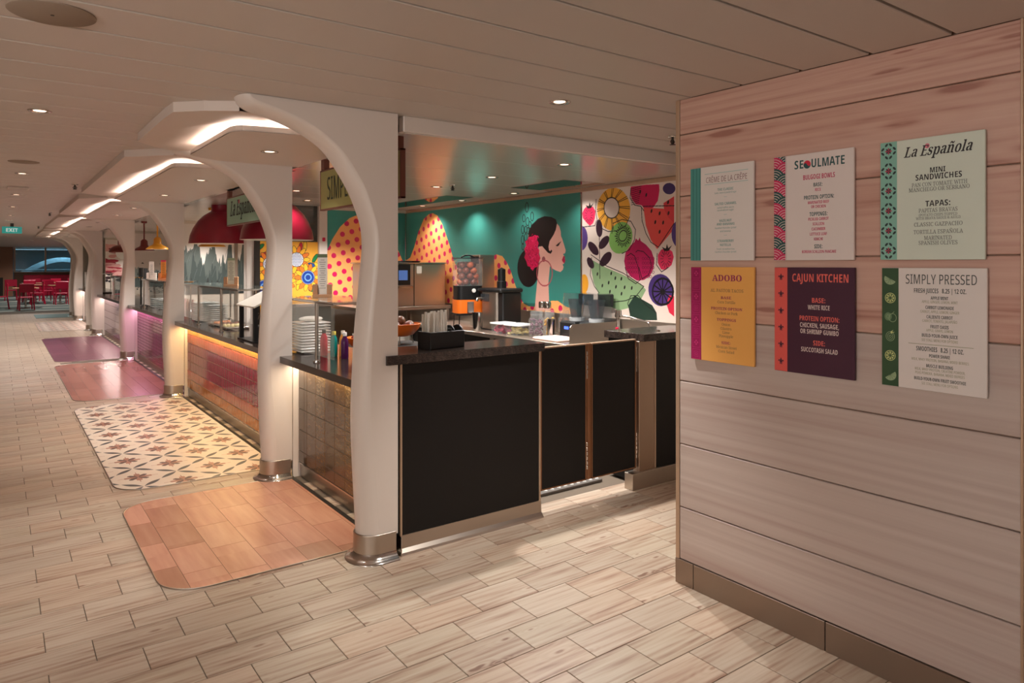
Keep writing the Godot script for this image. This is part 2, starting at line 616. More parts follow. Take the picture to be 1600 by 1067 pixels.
# a plank lying with its length along x, top at y = 0, edges eased
func add_plank(st: SurfaceTool, c: Vector3, l: float, w: float, h: float, u0: float, v0: float, us: float, vs: float) -> void:
	var b := 0.0012
	var x0 := -l / 2; var x1 := l / 2; var z0 := -w / 2; var z1 := w / 2
	var f := func(x: float, y: float, z: float) -> Array: return [c + Vector3(x, y, z), Vector2(u0 + (x - x0) / l * us, v0 + (z - z0) / w * vs)]
	var faces := [
		[[x0 + b, 0, z0 + b], [x1 - b, 0, z0 + b], [x1 - b, 0, z1 - b], [x0 + b, 0, z1 - b], Vector3.UP],
		[[x0, -b, z0], [x1, -b, z0], [x1 - b, 0, z0 + b], [x0 + b, 0, z0 + b], Vector3(0, 1, -1)],
		[[x0, -b, z1], [x1, -b, z1], [x1 - b, 0, z1 - b], [x0 + b, 0, z1 - b], Vector3(0, 1, 1)],
		[[x0, -b, z0], [x0, -b, z1], [x0 + b, 0, z1 - b], [x0 + b, 0, z0 + b], Vector3(-1, 1, 0)],
		[[x1, -b, z0], [x1, -b, z1], [x1 - b, 0, z1 - b], [x1 - b, 0, z0 + b], Vector3(1, 1, 0)],
		[[x0, -h, z0], [x1, -h, z0], [x1, -b, z0], [x0, -b, z0], Vector3(0, 0, -1)],
		[[x0, -h, z1], [x1, -h, z1], [x1, -b, z1], [x0, -b, z1], Vector3(0, 0, 1)],
		[[x0, -h, z0], [x0, -h, z1], [x0, -b, z1], [x0, -b, z0], Vector3(-1, 0, 0)],
		[[x1, -h, z0], [x1, -h, z1], [x1, -b, z1], [x1, -b, z0], Vector3(1, 0, 0)]]
	for q in faces:
		var p := []
		for k in 4: p.append(f.call(q[k][0], q[k][1], q[k][2]))
		tri(st, p[0][0], p[1][0], p[2][0], q[4], p[0][1], p[1][1], p[2][1])
		tri(st, p[0][0], p[2][0], p[3][0], q[4], p[0][1], p[2][1], p[3][1])

func build_floor() -> void:
	var f := structure("floor")
	put("screed", span(Vector3(-4.2, -0.2, -52), Vector3(9.0, -0.0025, 4.2)), M.grout, f)
	var L := 0.337
	var W := 0.2
	var g := 0.004
	var tints := []
	for k in 4:
		var m: StandardMaterial3D = M.floor_plank.duplicate()
		m.albedo_color = [Color(1, 1, 1), Color(0.95, 0.945, 0.94), Color(1.0, 0.98, 0.965), Color(0.975, 0.98, 0.97)][k]
		tints.append(m)
	var shapes := []
	for k in 14: shapes.append(plank_mesh(L - g, W - g, 0.01, rng.randf() * 0.72, rng.randf() * 0.77, 0.27, 0.22))
	var spots := []
	for row in range(-10, 128):
		var z := -2.457 - W * row
		var off := 0.1685 if posmod(row, 2) == 1 else 0.0
		for i in range(-19, 14):
			var x := 2.357 + L * i + off
			if x < -3.9: continue
			if z > -2.3 and x > 2.98: continue
			if z < -3.75 and x > 2.0: continue
			if x > 4.7: continue
			# beneath a floor inlay
			if x > 0.95 and x < 1.8 and z < -4.0 and not (z < -5.4 and z > -5.75) and not (z < -9.35 and z > -9.75) and z > -18.5: continue
			var d := Vector3(x, -1.64, z)
			var depth := d.dot(Vector3(0.5910, 0, -0.8067))
			var side := d.dot(Vector3(0.8067, 0, 0.5910)) / maxf(depth, 0.01)
			var seen := depth > 2.4 and absf(side) < 0.76
			spots.append([depth if seen else depth + 1000.0, x, z])
	spots.sort_custom(func(a, b): return a[0] < b[0])
	var st := new_st()
	for k in spots.size():
		var x: float = spots[k][1]
		var z: float = spots[k][2]
		if k < 300:
			put("plank", shapes[rng.randi() % 14], tints[rng.randi() % 4], f, Vector3(x, 0, z))
		else:
			add_plank(st, Vector3(x, 0, z), L - g, W - g, 0.01, rng.randf() * 0.72, rng.randf() * 0.77, 0.27, 0.22)
	var rest := put("plank_field", st.commit(), M.floor_plank, f)
	rest.set_meta("kind", "stuff")

# ---------- ceiling ----------
func build_ceiling() -> void:
	var c := structure("ceiling")
	put("deck", span(Vector3(-4.2, CEIL + 0.14, -52), Vector3(9.0, CEIL + 0.3, 4.2)), M.ceiling_deck, c)
	var z := 3.8
	z = -1.121 + 0.304 * 16
	while z > -50.0:
		var x1 := 1.9
		if z - 0.304 > -2.45: x1 = 2.83
		elif z > -3.6: x1 = 6.4
		elif z < -27.0: x1 = 8.8
		var m := span(Vector3(-4.1, CEIL, z - 0.304 + 0.007), Vector3(x1, CEIL + 0.05, z - 0.007), 0.003)
		put("ceiling_panel", m, M.ceiling_panel, c)
		z -= 0.304
	# glossy panels over the kitchens
	var k := structure("ceiling")
	z = -3.6
	while z > -27.0:
		put("ceiling_panel", span(Vector3(1.88, SOFFIT, z - 0.608 + 0.0015), Vector3(BACK + 0.02, SOFFIT + 0.02, z - 0.0015), 0.002), M.kitchen_ceiling, k)
		z -= 0.608
	# polished hatches next to the back wall
	put("polished_hatch", span(Vector3(3.95, SOFFIT - 0.004, -8.6), Vector3(4.3, SOFFIT + 0.001, -6.6)), M.mirror_steel, k)
	put("polished_hatch", span(Vector3(4.05, SOFFIT - 0.004, -5.55), Vector3(4.55, SOFFIT + 0.001, -4.75)), M.mirror_steel, k)
	# fascia above the juice counter and the gate
	var t := structure("trim_1")
	put("fascia", span(Vector3(1.86, SOFFIT + 0.004, -3.64), Vector3(6.4, CEIL, -3.575), 0.004), M.white_paint, t)

# ---------- walls ----------
func build_walls() -> void:
	# the panelled wall with the menus
	var w := structure("wall_right")
	put("core", span(Vector3(2.85, 0.0, -2.40), Vector3(6.4, CEIL + 0.16, 4.0)), M.wall_core, w)
	var ys := [CEIL, 2.30, 1.985, 1.67, 1.36, 1.04, 0.717, 0.394, 0.125]
	for i in ys.size() - 1:
		var st := new_st()
		var top: float = ys[i] - (0.0 if i == 0 else 0.0025)
		var low: float = ys[i + 1] + 0.0025
		var ln := 3.2
		var flip := i % 2 == 1
		add_board(st, Vector3(2.833, low, -2.405), ln, top - low, 0.02, 0.97 if flip else 0.03, [0.03, 0.97, 0.5, 0.48][i % 4], [0.44, -0.44, 0.45, -0.45][i % 4], -0.92 if flip else 0.92)
		put("wall_plank", st.commit(), M.pink_plank if i < 4 else M.pale_plank, w)
	put("corner_trim", span(Vector3(2.828, 0.125, -2.431), Vector3(2.87, CEIL, -2.407), 0.002), M.champagne_edge, w)
	put("end_trim", span(Vector3(2.826, 0.125, -0.913), Vector3(2.84, CEIL, -0.905), 0.001), M.champagne_edge, w)
	put("side_face", span(Vector3(2.87, 0.125, -2.428), Vector3(6.4, CEIL, -2.40)), M.pale_plank, w)
	var b := structure("baseboard_right")
	for s in [[-2.431, -2.318], [-2.314, -1.62], [-1.616, 0.79]]:
		put("kick_plate", span(Vector3(2.826, 0.0, s[0]), Vector3(2.85, 0.125, s[1]), 0.0015), M.kick_steel, b)
	put("kick_plate", span(Vector3(2.85, 0.0, -2.431), Vector3(6.4, 0.125, -2.40), 0.0015), M.kick_steel, b)
	# the room beyond what the camera sees
	var l := structure("wall_left")
	put("panel", span(Vector3(-4.2, 0, -52), Vector3(-4.0, CEIL + 0.2, 4.2)), M.cream_wall, l)
	var r := structure("wall_rear")
	put("panel", span(Vector3(-4.2, 0, 4.0), Vector3(6.4, CEIL + 0.2, 4.2)), M.cream_wall, r)
	var e := structure("wall_passage")
	put("panel", span(Vector3(6.2, 0, -3.9), Vector3(6.4, CEIL + 0.2, -2.4)), M.cream_wall, e)

# a board standing along z on the plane x, its face towards -x, texture along its length
func add_board(st: SurfaceTool, o: Vector3, ln: float, h: float, d: float, u0: float, v0: float, vs: float, ul: float) -> void:
	var b := 0.003
	var y0 := o.y; var y1 := o.y + h; var z0 := o.z; var z1 := o.z + ln
	var u1 := u0 + ul
	var f := func(z: float, y: float) -> Vector2: return Vector2(lerpf(u0, u1, (z - z0) / ln), v0 + (y1 - y) / h * vs)
	var q := [[Vector3(o.x, y0 + b, z0), Vector3(o.x, y0 + b, z1), Vector3(o.x, y1 - b, z1), Vector3(o.x, y1 - b, z0), Vector3.LEFT],
		[Vector3(o.x + b, y0, z0), Vector3(o.x + b, y0, z1), Vector3(o.x, y0 + b, z1), Vector3(o.x, y0 + b, z0), Vector3(-1, -1, 0)],
		[Vector3(o.x + b, y1, z0), Vector3(o.x + b, y1, z1), Vector3(o.x, y1 - b, z1), Vector3(o.x, y1 - b, z0), Vector3(-1, 1, 0)],
		[Vector3(o.x + b, y1, z0), Vector3(o.x + b, y1, z1), Vector3(o.x + d, y1, z1), Vector3(o.x + d, y1, z0), Vector3.UP],
		[Vector3(o.x + b, y0, z0), Vector3(o.x + b, y0, z1), Vector3(o.x + d, y0, z1), Vector3(o.x + d, y0, z0), Vector3.DOWN]]
	for p in q:
		var us := []
		for i in 4: us.append(f.call(p[i].z, p[i].y))
		tri(st, p[0], p[1], p[2], p[4], us[0], us[1], us[2])
		tri(st, p[0], p[2], p[3], p[4], us[0], us[2], us[3])

# outlines of the painted figures, in texels of the mural prints, 500 to a metre
const WOMAN := {
	"wave": [-106, 350, -31, 338, 53, 310, 112, 238, 169, 140, 248, 50, 314, 23, 368, 19, 431, 38, 493, 99, 544, 174, 584, 237, 633, 330, 719, 431, 811, 488, 901, 467, 961, 398, 1004, 341, 1046, 313, 1103, 299, 1160, 309, 1207, 346, 1245, 396, 1283, 467, 1321, 529, 1365, 571, 1408, 583, 1493, 583, 1547, 567, 1601, 545, 1653, 543, 1710, 568, 1790, 584, 1862, 683, -106, 836],
	"hair": [1402, 224, 1405, 180, 1437, 142, 1486, 114, 1544, 103, 1600, 110, 1637, 124, 1646, 145, 1637, 177, 1619, 203, 1586, 235, 1577, 264, 1580, 282, 1591, 288, 1600, 279, 1608, 288, 1594, 301, 1572, 295, 1544, 275, 1525, 260, 1496, 262, 1447, 274],
	"bun": [1499, 376, 1497, 399, 1490, 420, 1478, 440, 1464, 456, 1446, 469, 1425, 477, 1404, 480, 1382, 478, 1361, 471, 1343, 459, 1327, 443, 1315, 423, 1307, 401, 1305, 377, 1307, 354, 1315, 331, 1327, 311, 1343, 295, 1361, 283, 1382, 275, 1404, 273, 1425, 276, 1446, 284, 1464, 296, 1478, 313, 1490, 332, 1497, 354],
	"face": [1642, 142, 1664, 161, 1676, 187, 1678, 211, 1690, 231, 1704, 261, 1715, 285, 1710, 299, 1693, 304, 1706, 316, 1709, 326, 1700, 330, 1711, 337, 1704, 351, 1690, 357, 1698, 368, 1693, 383, 1673, 395, 1637, 388, 1610, 378, 1589, 365, 1576, 454, 1582, 543, 1591, 596, 1459, 603, 1474, 499, 1484, 438, 1496, 359, 1506, 311, 1492, 281, 1496, 262, 1515, 256, 1534, 263, 1572, 240, 1619, 177],
	"flower": [1486, 205, 1462, 198, 1437, 207, 1412, 207, 1397, 223, 1376, 232, 1385, 254, 1368, 272, 1378, 297, 1368, 319, 1387, 341, 1397, 366, 1419, 369, 1442, 391, 1459, 375, 1486, 368, 1496, 344, 1510, 323, 1496, 302, 1501, 281, 1484, 268, 1496, 244, 1481, 226],
	"comb0": [1406, 48, 1404, 59, 1400, 68, 1395, 73, 1388, 72, 1383, 67, 1379, 57, 1377, 46, 1379, 35, 1383, 26, 1388, 21, 1395, 22, 1400, 27, 1404, 37],
	"comb1": [1376, 105, 1375, 114, 1372, 120, 1367, 124, 1361, 124, 1356, 120, 1353, 112, 1352, 104, 1353, 95, 1356, 88, 1361, 85, 1367, 85, 1372, 89, 1375, 96],
	"comb2": [1450, 100, 1449, 110, 1445, 118, 1440, 122, 1434, 121, 1429, 117, 1425, 108, 1424, 98, 1425, 88, 1429, 80, 1434, 76, 1440, 76, 1445, 81, 1449, 89],
	"comb3": [1411, 125, 1409, 135, 1406, 142, 1400, 146, 1394, 146, 1388, 142, 1384, 134, 1382, 124, 1384, 114, 1388, 107, 1394, 103, 1400, 103, 1406, 108, 1409, 116],
	"comb4": [1431, 145, 1430, 153, 1426, 159, 1422, 162, 1416, 162, 1411, 158, 1408, 152, 1407, 144, 1408, 136, 1411, 129, 1416, 126, 1422, 126, 1426, 130, 1430, 137],
	"comb5": [1366, 167, 1365, 176, 1361, 184, 1357, 188, 1351, 188, 1346, 183, 1343, 175, 1341, 166, 1343, 156, 1346, 148, 1351, 144, 1357, 144, 1361, 149, 1365, 157],
	"comb6": [1394, 168, 1392, 176, 1389, 182, 1384, 185, 1379, 185, 1374, 182, 1370, 175, 1369, 167, 1370, 159, 1374, 152, 1379, 149, 1384, 149, 1389, 153, 1392, 160],
	"comb7": [1412, 175, 1411, 182, 1408, 188, 1404, 191, 1400, 191, 1395, 188, 1393, 181, 1392, 174, 1393, 166, 1395, 160, 1400, 157, 1404, 157, 1408, 161, 1411, 167],
	"comb8": [1364, 223, 1363, 233, 1360, 242, 1355, 247, 1350, 247, 1346, 242, 1342, 233, 1341, 222, 1342, 211, 1346, 203, 1350, 198, 1355, 198, 1360, 203, 1363, 212],
	"comb9": [1394, 211, 1392, 220, 1389, 227, 1384, 231, 1379, 231, 1374, 227, 1370, 219, 1369, 210, 1370, 201, 1374, 194, 1379, 190, 1384, 190, 1389, 194, 1392, 202],
	"comb10": [1365, 260, 1364, 268, 1362, 274, 1358, 278, 1354, 278, 1350, 274, 1347, 268, 1347, 260, 1347, 251, 1350, 245, 1354, 241, 1358, 242, 1362, 245, 1364, 252],
	"stud": [1551, 329, 1549, 336, 1545, 341, 1540, 343, 1533, 343, 1527, 340, 1523, 335, 1522, 329, 1523, 323, 1527, 318, 1533, 315, 1540, 315, 1545, 318, 1549, 323],
	"hoop": [1608, 402, 1606, 419, 1599, 435, 1589, 449, 1576, 460, 1561, 467, 1544, 469, 1527, 468, 1511, 461, 1498, 451, 1487, 437, 1481, 421, 1478, 403, 1481, 385, 1487, 369, 1498, 355, 1511, 344, 1527, 338, 1544, 335, 1561, 338, 1576, 344, 1589, 355, 1599, 369, 1606, 385],
	"lips": [1698, 313, 1710, 317, 1707, 327, 1712, 338, 1704, 351, 1690, 342, 1685, 333],
	"brow": [1637, 259, 1655, 249, 1680, 238, 1664, 255, 1648, 264],
	"eye": [1634, 258, 1651, 255, 1666, 255, 1655, 262],
	"curl": [1577, 276, 1575, 288, 1584, 295, 1596, 294, 1600, 283],
}
const FRUIT := {
	"pine": [324, 106, 321, 129, 312, 151, 298, 170, 279, 185, 256, 195, 231, 200, 204, 199, 178, 192, 154, 180, 134, 163, 118, 141, 108, 117, 105, 92, 108, 68, 118, 45, 134, 26, 154, 11, 178, 1, 204, -2, 231, 0, 256, 8, 279, 21, 298, 39, 312, 59, 321, 82],
	"pine_hole": [253, 95, 251, 106, 247, 116, 241, 126, 232, 133, 221, 138, 209, 140, 197, 139, 185, 136, 175, 130, 165, 121, 158, 111, 154, 100, 153, 88, 154, 77, 158, 66, 165, 57, 175, 49, 185, 45, 197, 43, 209, 44, 221, 47, 232, 54, 241, 62, 247, 72, 251, 83],
	"melon_top": [327, 3, 419, 3, 496, 7, 498, 35, 489, 78, 463, 106, 430, 121, 407, 106, 392, 91, 358, 85, 334, 61, 324, 32],
	"straw1": [-1, 104, 13, 84, 40, 70, 76, 78, 94, 101, 89, 134, 76, 157, 54, 169, 26, 149, 4, 129],
	"fig1": [38, 228, 37, 242, 33, 256, 27, 268, 19, 277, 9, 284, -2, 287, -13, 287, -24, 283, -34, 276, -42, 266, -49, 254, -53, 240, -54, 225, -53, 211, -49, 197, -42, 185, -34, 176, -24, 169, -13, 166, -2, 167, 9, 171, 19, 178, 27, 188, 33, 200, 37, 214],
	"kiwi": [334, 246, 328, 262, 317, 277, 303, 290, 287, 299, 269, 305, 251, 306, 233, 304, 217, 297, 203, 286, 193, 272, 187, 256, 185, 238, 188, 220, 195, 203, 207, 187, 221, 175, 238, 166, 256, 161, 274, 160, 292, 163, 307, 171, 320, 181, 330, 195, 336, 211, 337, 228],
	"kiwi_ring": [302, 231, 298, 236, 294, 241, 289, 245, 283, 248, 276, 249, 270, 249, 264, 248, 259, 245, 254, 241, 252, 236, 250, 230, 251, 224, 252, 218, 256, 213, 260, 208, 266, 204, 272, 201, 278, 200, 285, 200, 290, 202, 296, 205, 300, 209, 302, 214, 304, 219, 303, 225],
	"pome": [358, 239, 373, 249, 382, 235, 388, 251, 419, 268, 452, 297, 469, 336, 463, 374, 441, 408, 407, 425, 365, 429, 323, 409, 295, 378, 285, 341, 295, 300, 327, 269, 350, 255],
	"slice1": [404, 103, 521, 115, 580, 135, 580, 205, 485, 289, 448, 247, 419, 184],
	"slice2": [521, 91, 580, 66, 580, 181, 546, 152, 524, 118],
	"straw2": [489, 314, 507, 292, 542, 286, 570, 301, 578, 325, 566, 358, 535, 379, 507, 377, 489, 349],
	"fig2": [574, 460, 574, 476, 570, 492, 563, 507, 552, 519, 538, 528, 523, 534, 506, 537, 489, 535, 473, 529, 458, 519, 447, 506, 438, 491, 434, 474, 434, 457, 438, 441, 446, 426, 457, 413, 471, 404, 488, 399, 504, 397, 521, 400, 537, 406, 551, 416, 562, 429, 570, 443],
	"fig2_in": [575, 472, 573, 485, 568, 498, 560, 509, 550, 519, 538, 526, 524, 529, 510, 530, 496, 527, 484, 522, 473, 513, 465, 502, 460, 489, 458, 475, 460, 462, 465, 449, 473, 437, 484, 428, 496, 421, 510, 417, 524, 417, 538, 420, 550, 426, 560, 435, 568, 446, 573, 458],
	"melon_low": [67, 334, 163, 370, 279, 404, 388, 442, 419, 469, 388, 515, 327, 552, 254, 568, 180, 551, 120, 503, 80, 443, 65, 383],
	"squash": [311, 542, 350, 497, 404, 515, 456, 535, 481, 566, 485, 599, 327, 610],
	"red_low": [553, 487, 580, 491, 580, 577, 553, 562, 538, 525],
	"leaf0": [142, 184, 142, 194, 141, 203, 139, 212, 135, 218, 131, 223, 126, 225, 120, 225, 115, 223, 109, 218, 105, 212, 101, 203, 98, 194, 97, 183, 97, 173, 98, 164, 101, 155, 104, 149, 109, 144, 114, 142, 119, 142, 125, 144, 130, 149, 135, 156, 138, 164, 141, 174],
	"leaf1": [100, 269, 107, 277, 112, 285, 115, 293, 116, 299, 115, 305, 112, 309, 106, 312, 100, 312, 92, 311, 83, 308, 73, 303, 65, 296, 56, 289, 50, 281, 44, 273, 41, 265, 40, 259, 41, 253, 45, 249, 50, 246, 57, 246, 65, 247, 74, 251, 84, 256, 92, 262],
	"leaf2": [174, 262, 166, 269, 158, 275, 149, 279, 141, 282, 133, 283, 126, 282, 121, 279, 118, 275, 116, 270, 117, 263, 120, 256, 125, 248, 131, 241, 139, 234, 147, 229, 156, 225, 164, 222, 172, 221, 179, 222, 184, 225, 187, 229, 188, 234, 187, 241, 185, 248, 180, 255],
	"leaf3": [78, 343, 81, 350, 83, 356, 84, 363, 83, 368, 81, 372, 77, 375, 72, 376, 67, 376, 61, 374, 54, 371, 48, 367, 43, 361, 38, 355, 35, 348, 33, 341, 32, 335, 33, 330, 35, 326, 39, 323, 44, 321, 49, 322, 55, 324, 62, 327, 68, 331, 73, 337],
	"leaf4": [188, 343, 180, 350, 171, 356, 161, 361, 152, 364, 143, 366, 136, 365, 130, 362, 126, 358, 124, 351, 125, 344, 128, 336, 134, 328, 141, 320, 149, 312, 158, 306, 168, 301, 177, 298, 186, 297, 193, 298, 199, 301, 202, 305, 204, 311, 203, 319, 200, 327, 195, 335],
	"orange": [44, 450, 43, 461, 40, 472, 36, 481, 30, 488, 24, 494, 16, 497, 9, 497, 2, 495, -5, 490, -11, 482, -15, 473, -18, 463, -19, 452, -18, 440, -15, 430, -11, 421, -5, 413, 2, 408, 9, 405, 16, 405, 24, 407, 30, 412, 36, 420, 40, 429, 43, 439],
	"plum": [587, 34, 586, 40, 583, 45, 578, 49, 572, 53, 565, 55, 557, 56, 548, 55, 540, 53, 533, 50, 526, 45, 521, 40, 518, 34, 517, 28, 518, 22, 521, 17, 526, 13, 533, 9, 540, 7, 548, 7, 557, 7, 565, 10, 572, 13, 578, 17, 583, 23, 586, 28],
	"pine_out": [98, 43, 94, 98, 107, 147, 133, 184, 180, 201, 238, 200, 295, 179, 319, 140],
	"stem": [120, 226, 122, 310, 124, 424],
	"melon_line": [67, 322, 56, 407, 85, 461, 137, 508, 213, 532, 295, 522, 358, 500, 407, 453],
	"melon_line2": [62, 309, 171, 364, 279, 396, 404, 453],
	"kiwi_line": [205, 211, 213, 164, 271, 149, 327, 160, 356, 199, 350, 244, 319, 289, 271, 306],
	"pome_line": [358, 301, 369, 293, 404, 299, 441, 327, 452, 363, 434, 402, 396, 420, 377, 369],
	"pome_line2": [303, 318, 327, 306, 350, 318, 373, 369, 385, 425, 358, 443, 311, 421, 291, 369],
	"slice_line": [392, 99, 396, 161, 419, 218, 448, 258, 492, 281, 580, 181],
	"slice_line2": [404, 97, 580, 106],
	"top_line": [327, 12, 323, 54, 350, 88, 388, 96, 407, 117],
	"straw_line": [4, 173, 49, 171, 89, 170, 101, 146],
	"straw_line2": [485, 308, 481, 358, 510, 388, 549, 368],
	"squash_line": [327, 575, 307, 536, 327, 498, 373, 496, 419, 536, 478, 567],
}
const HILL := [-20, 304, 9, 263, 43, 191, 97, 108, 163, 48, 218, 25, 286, 17, 354, 41, 424, 97, 484, 182, 532, 279, 568, 355, 605, 454, 642, 707, -20, 679]
const SEEDS := [452, 121, 499, 134, 549, 136, 474, 171, 519, 175, 499, 214, 385, 31, 421, 48, 547, 89, 107, 402, 201, 398, 228, 420, 267, 422, 141, 457, 184, 442, 232, 460, 288, 461, 333, 463, 192, 484, 268, 491]

func poly(a: Array) -> PackedVector2Array:
	var p := PackedVector2Array()
	for i in range(0, a.size(), 2): p.append(Vector2(a[i], a[i + 1]))
	return p

func dots_in(img: Image, p: PackedVector2Array, r: float, c: Color) -> void:
	for i in range(-60, 60):
		for j in range(-60, 60):
			var d := Vector2(179, 138) + Vector2(36, 52) * i + Vector2(-30, 71) * j
			if d.x < -20 or d.y < -20 or d.x > img.get_width() + 20 or d.y > img.get_height() + 20: continue
			if Geometry2D.is_point_in_polygon(d, p):
				var cl := Geometry2D.intersect_polygons(ellipse(d, r, r, 0.0, 20), p)
				for q in cl: fill_poly(img, q, c)

func mural_woman() -> StandardMaterial3D:
	var img := Image.create(1828, 605, false, Image.FORMAT_RGB8)
	img.fill(rgb(58, 130, 119))
	var pink := rgb(206, 26, 88)
	var wave := poly(WOMAN.wave)
	fill_poly(img, wave, rgb(250, 174, 104))
	dots_in(img, wave, 16.0, pink)
	var dark := rgb(26, 20, 20)
	for k in 11: stroke(img, poly(WOMAN["comb%d" % k]), 5.0, dark, true)
	fill_poly(img, poly(WOMAN.bun), dark)
	fill_poly(img, poly(WOMAN.face), rgb(226, 168, 152))
	fill_poly(img, poly(WOMAN.hair), dark)
	stroke(img, poly(WOMAN.curl), 7.0, dark)
	fill_poly(img, poly(WOMAN.flower), rgb(202, 22, 74))
	var r := RandomNumberGenerator.new()
	r.seed = 5
	var fp := poly(WOMAN.flower)
	for k in 70:
		var c := Vector2(r.randf_range(1375, 1505), r.randf_range(200, 385))
		if Geometry2D.is_point_in_polygon(c, fp):
			var pts := PackedVector2Array()
			var a := r.randf() * TAU
			for q in 6: pts.append(c + Vector2(cos(a + q * 0.45), sin(a + q * 0.45)) * (7.0 + q))
			stroke(img, pts, 4.0, [rgb(150, 12, 52), rgb(224, 48, 104)][k % 2])
	fill_poly(img, poly(WOMAN.lips), rgb(176, 20, 66))
	fill_poly(img, poly(WOMAN.brow), dark)
	fill_poly(img, poly(WOMAN.eye), dark)
	fill_poly(img, poly(WOMAN.stud), rgb(142, 78, 82))
	stroke(img, poly(WOMAN.hoop), 7.0, rgb(176, 80, 86), true)
	var m := mat("mural_woman", Color.WHITE, 0.32)
	m.albedo_texture = tex(img)
	return m

func mural_fruit() -> StandardMaterial3D:
	var img := Image.create(1370, 605, false, Image.FORMAT_RGB8)
	img.fill(rgb(226, 208, 196))
	var red := rgb(214, 66, 74)
	var crim := rgb(196, 30, 82)
	var cols := {"pine": rgb(238, 172, 66), "melon_top": crim, "straw1": rgb(214, 48, 88), "fig1": rgb(86, 62, 128), "kiwi": rgb(128, 180, 96), "pome": rgb(178, 28, 84), "slice1": rgb(226, 84, 80), "slice2": red, "straw2": rgb(214, 48, 88), "fig2": rgb(72, 50, 112), "melon_low": rgb(140, 168, 124), "squash": rgb(38, 58, 48), "red_low": rgb(212, 44, 70), "orange": rgb(238, 164, 50), "plum": rgb(66, 50, 98)}
	# the print goes on past the panelled wall: the same figures again, shifted
	for shift in [0.0, 620.0]:
		for k in ["pine", "melon_top", "straw1", "fig1", "slice1", "slice2", "kiwi", "pome", "straw2", "fig2", "melon_low", "squash", "red_low", "orange", "plum"]:
			var p := poly(FRUIT[k])
			for i in p.size(): p[i].x += shift
			fill_poly(img, p, cols[k])
			if k == "pine":
				var h := poly(FRUIT.pine_hole)
				for i in h.size(): h[i].x += shift
				fill_poly(img, h, rgb(226, 208, 196))
		var at := Vector2(shift, 0)
		var ink := rgb(30, 26, 28)
		for k in 5:
			var p := poly(FRUIT["leaf%d" % k])
			for i in p.size(): p[i] += at
			fill_poly(img, p, rgb(56, 34, 48))
		for k in ["pine_out", "stem", "melon_line", "melon_line2", "kiwi_line", "pome_line", "pome_line2", "slice_line", "slice_line2", "top_line", "straw_line", "straw_line2", "squash_line"]:
			var p := poly(FRUIT[k])
			for i in p.size(): p[i] += at
			stroke(img, p, 3.6, ink)
		for k in ["pine_hole", "kiwi_ring", "fig2_in"]:
			var p := poly(FRUIT[k])
			for i in p.size(): p[i] += at
			stroke(img, p, 9.0 if k == "fig2_in" else 5.0, ink, true)
		for k in 12:
			var a := TAU * k / 12
			var d := Vector2(cos(a), sin(a))
			for o in [-0.05, 0.05]:
				var d2 := d.rotated(o)
				stroke(img, PackedVector2Array([at + Vector2(203, 91) + d2 * Vector2(52, 50), at + Vector2(212, 98) + d2 * Vector2(108, 98)]), 3.0, ink)
			stroke(img, PackedVector2Array([at + Vector2(516, 474), at + Vector2(516, 474) + d * Vector2(56, 54)]), 6.0, ink)
		for k in 26:
			var d := Vector2.from_angle(TAU * k / 26)
			stroke(img, PackedVector2Array([at + Vector2(277, 225) + d * 34.0, at + Vector2(277, 225) + d * (46.0 + 6.0 * (k % 2))]), 5.0, ink)
		for k in 9:
			stroke(img, PackedVector2Array([at + Vector2(330, 14 + k * 9), at + Vector2(392 - k * 2, 6 + k * 9)]), 2.6, ink)
		for c in [Vector2(46, 118), Vector2(534, 332)]:
			for k in 14:
				var d := Vector2.from_angle(TAU * k / 14)
				stroke(img, PackedVector2Array([at + c + d * Vector2(14, 20), at + c + d * Vector2(30, 38)]), 2.8, ink)
			fill_poly(img, poly_at([[-22, -52], [0, -44], [6, -64], [14, -46], [34, -58], [16, -34], [-8, -34]], at + c), ink)
		for k in 44:
			var c := at + Vector2(310 + (k % 5) * 15 + (k / 22) * 92, 330 + ((k % 22) / 5) * 20)
			stroke(img, ellipse(c, 6, 6, 0.0, 10), 2.0, rgb(110, 16, 56), true)
		for i in range(0, SEEDS.size(), 2):
			fill_poly(img, ellipse(at + Vector2(SEEDS[i], SEEDS[i + 1]), 5, 9, 0.3, 12), ink)
	var m := mat("mural_fruit", Color.WHITE, 0.32)
	m.albedo_texture = tex(img)
	return m

func poly_at(a: Array, c: Vector2) -> PackedVector2Array:
	var p := PackedVector2Array()
	for q in a: p.append(c + Vector2(q[0], q[1]))
	return p

func mural_polka() -> StandardMaterial3D:
	var img := Image.create(590, 605, false, Image.FORMAT_RGB8)
	img.fill(rgb(58, 130, 119))
	var p := poly(HILL)
	fill_poly(img, p, rgb(250, 174, 104))
	dots_in(img, p, 17.0, rgb(206, 26, 88))
	var m := mat("mural_polka", Color.WHITE, 0.32)
	m.albedo_texture = tex(img)
	return m

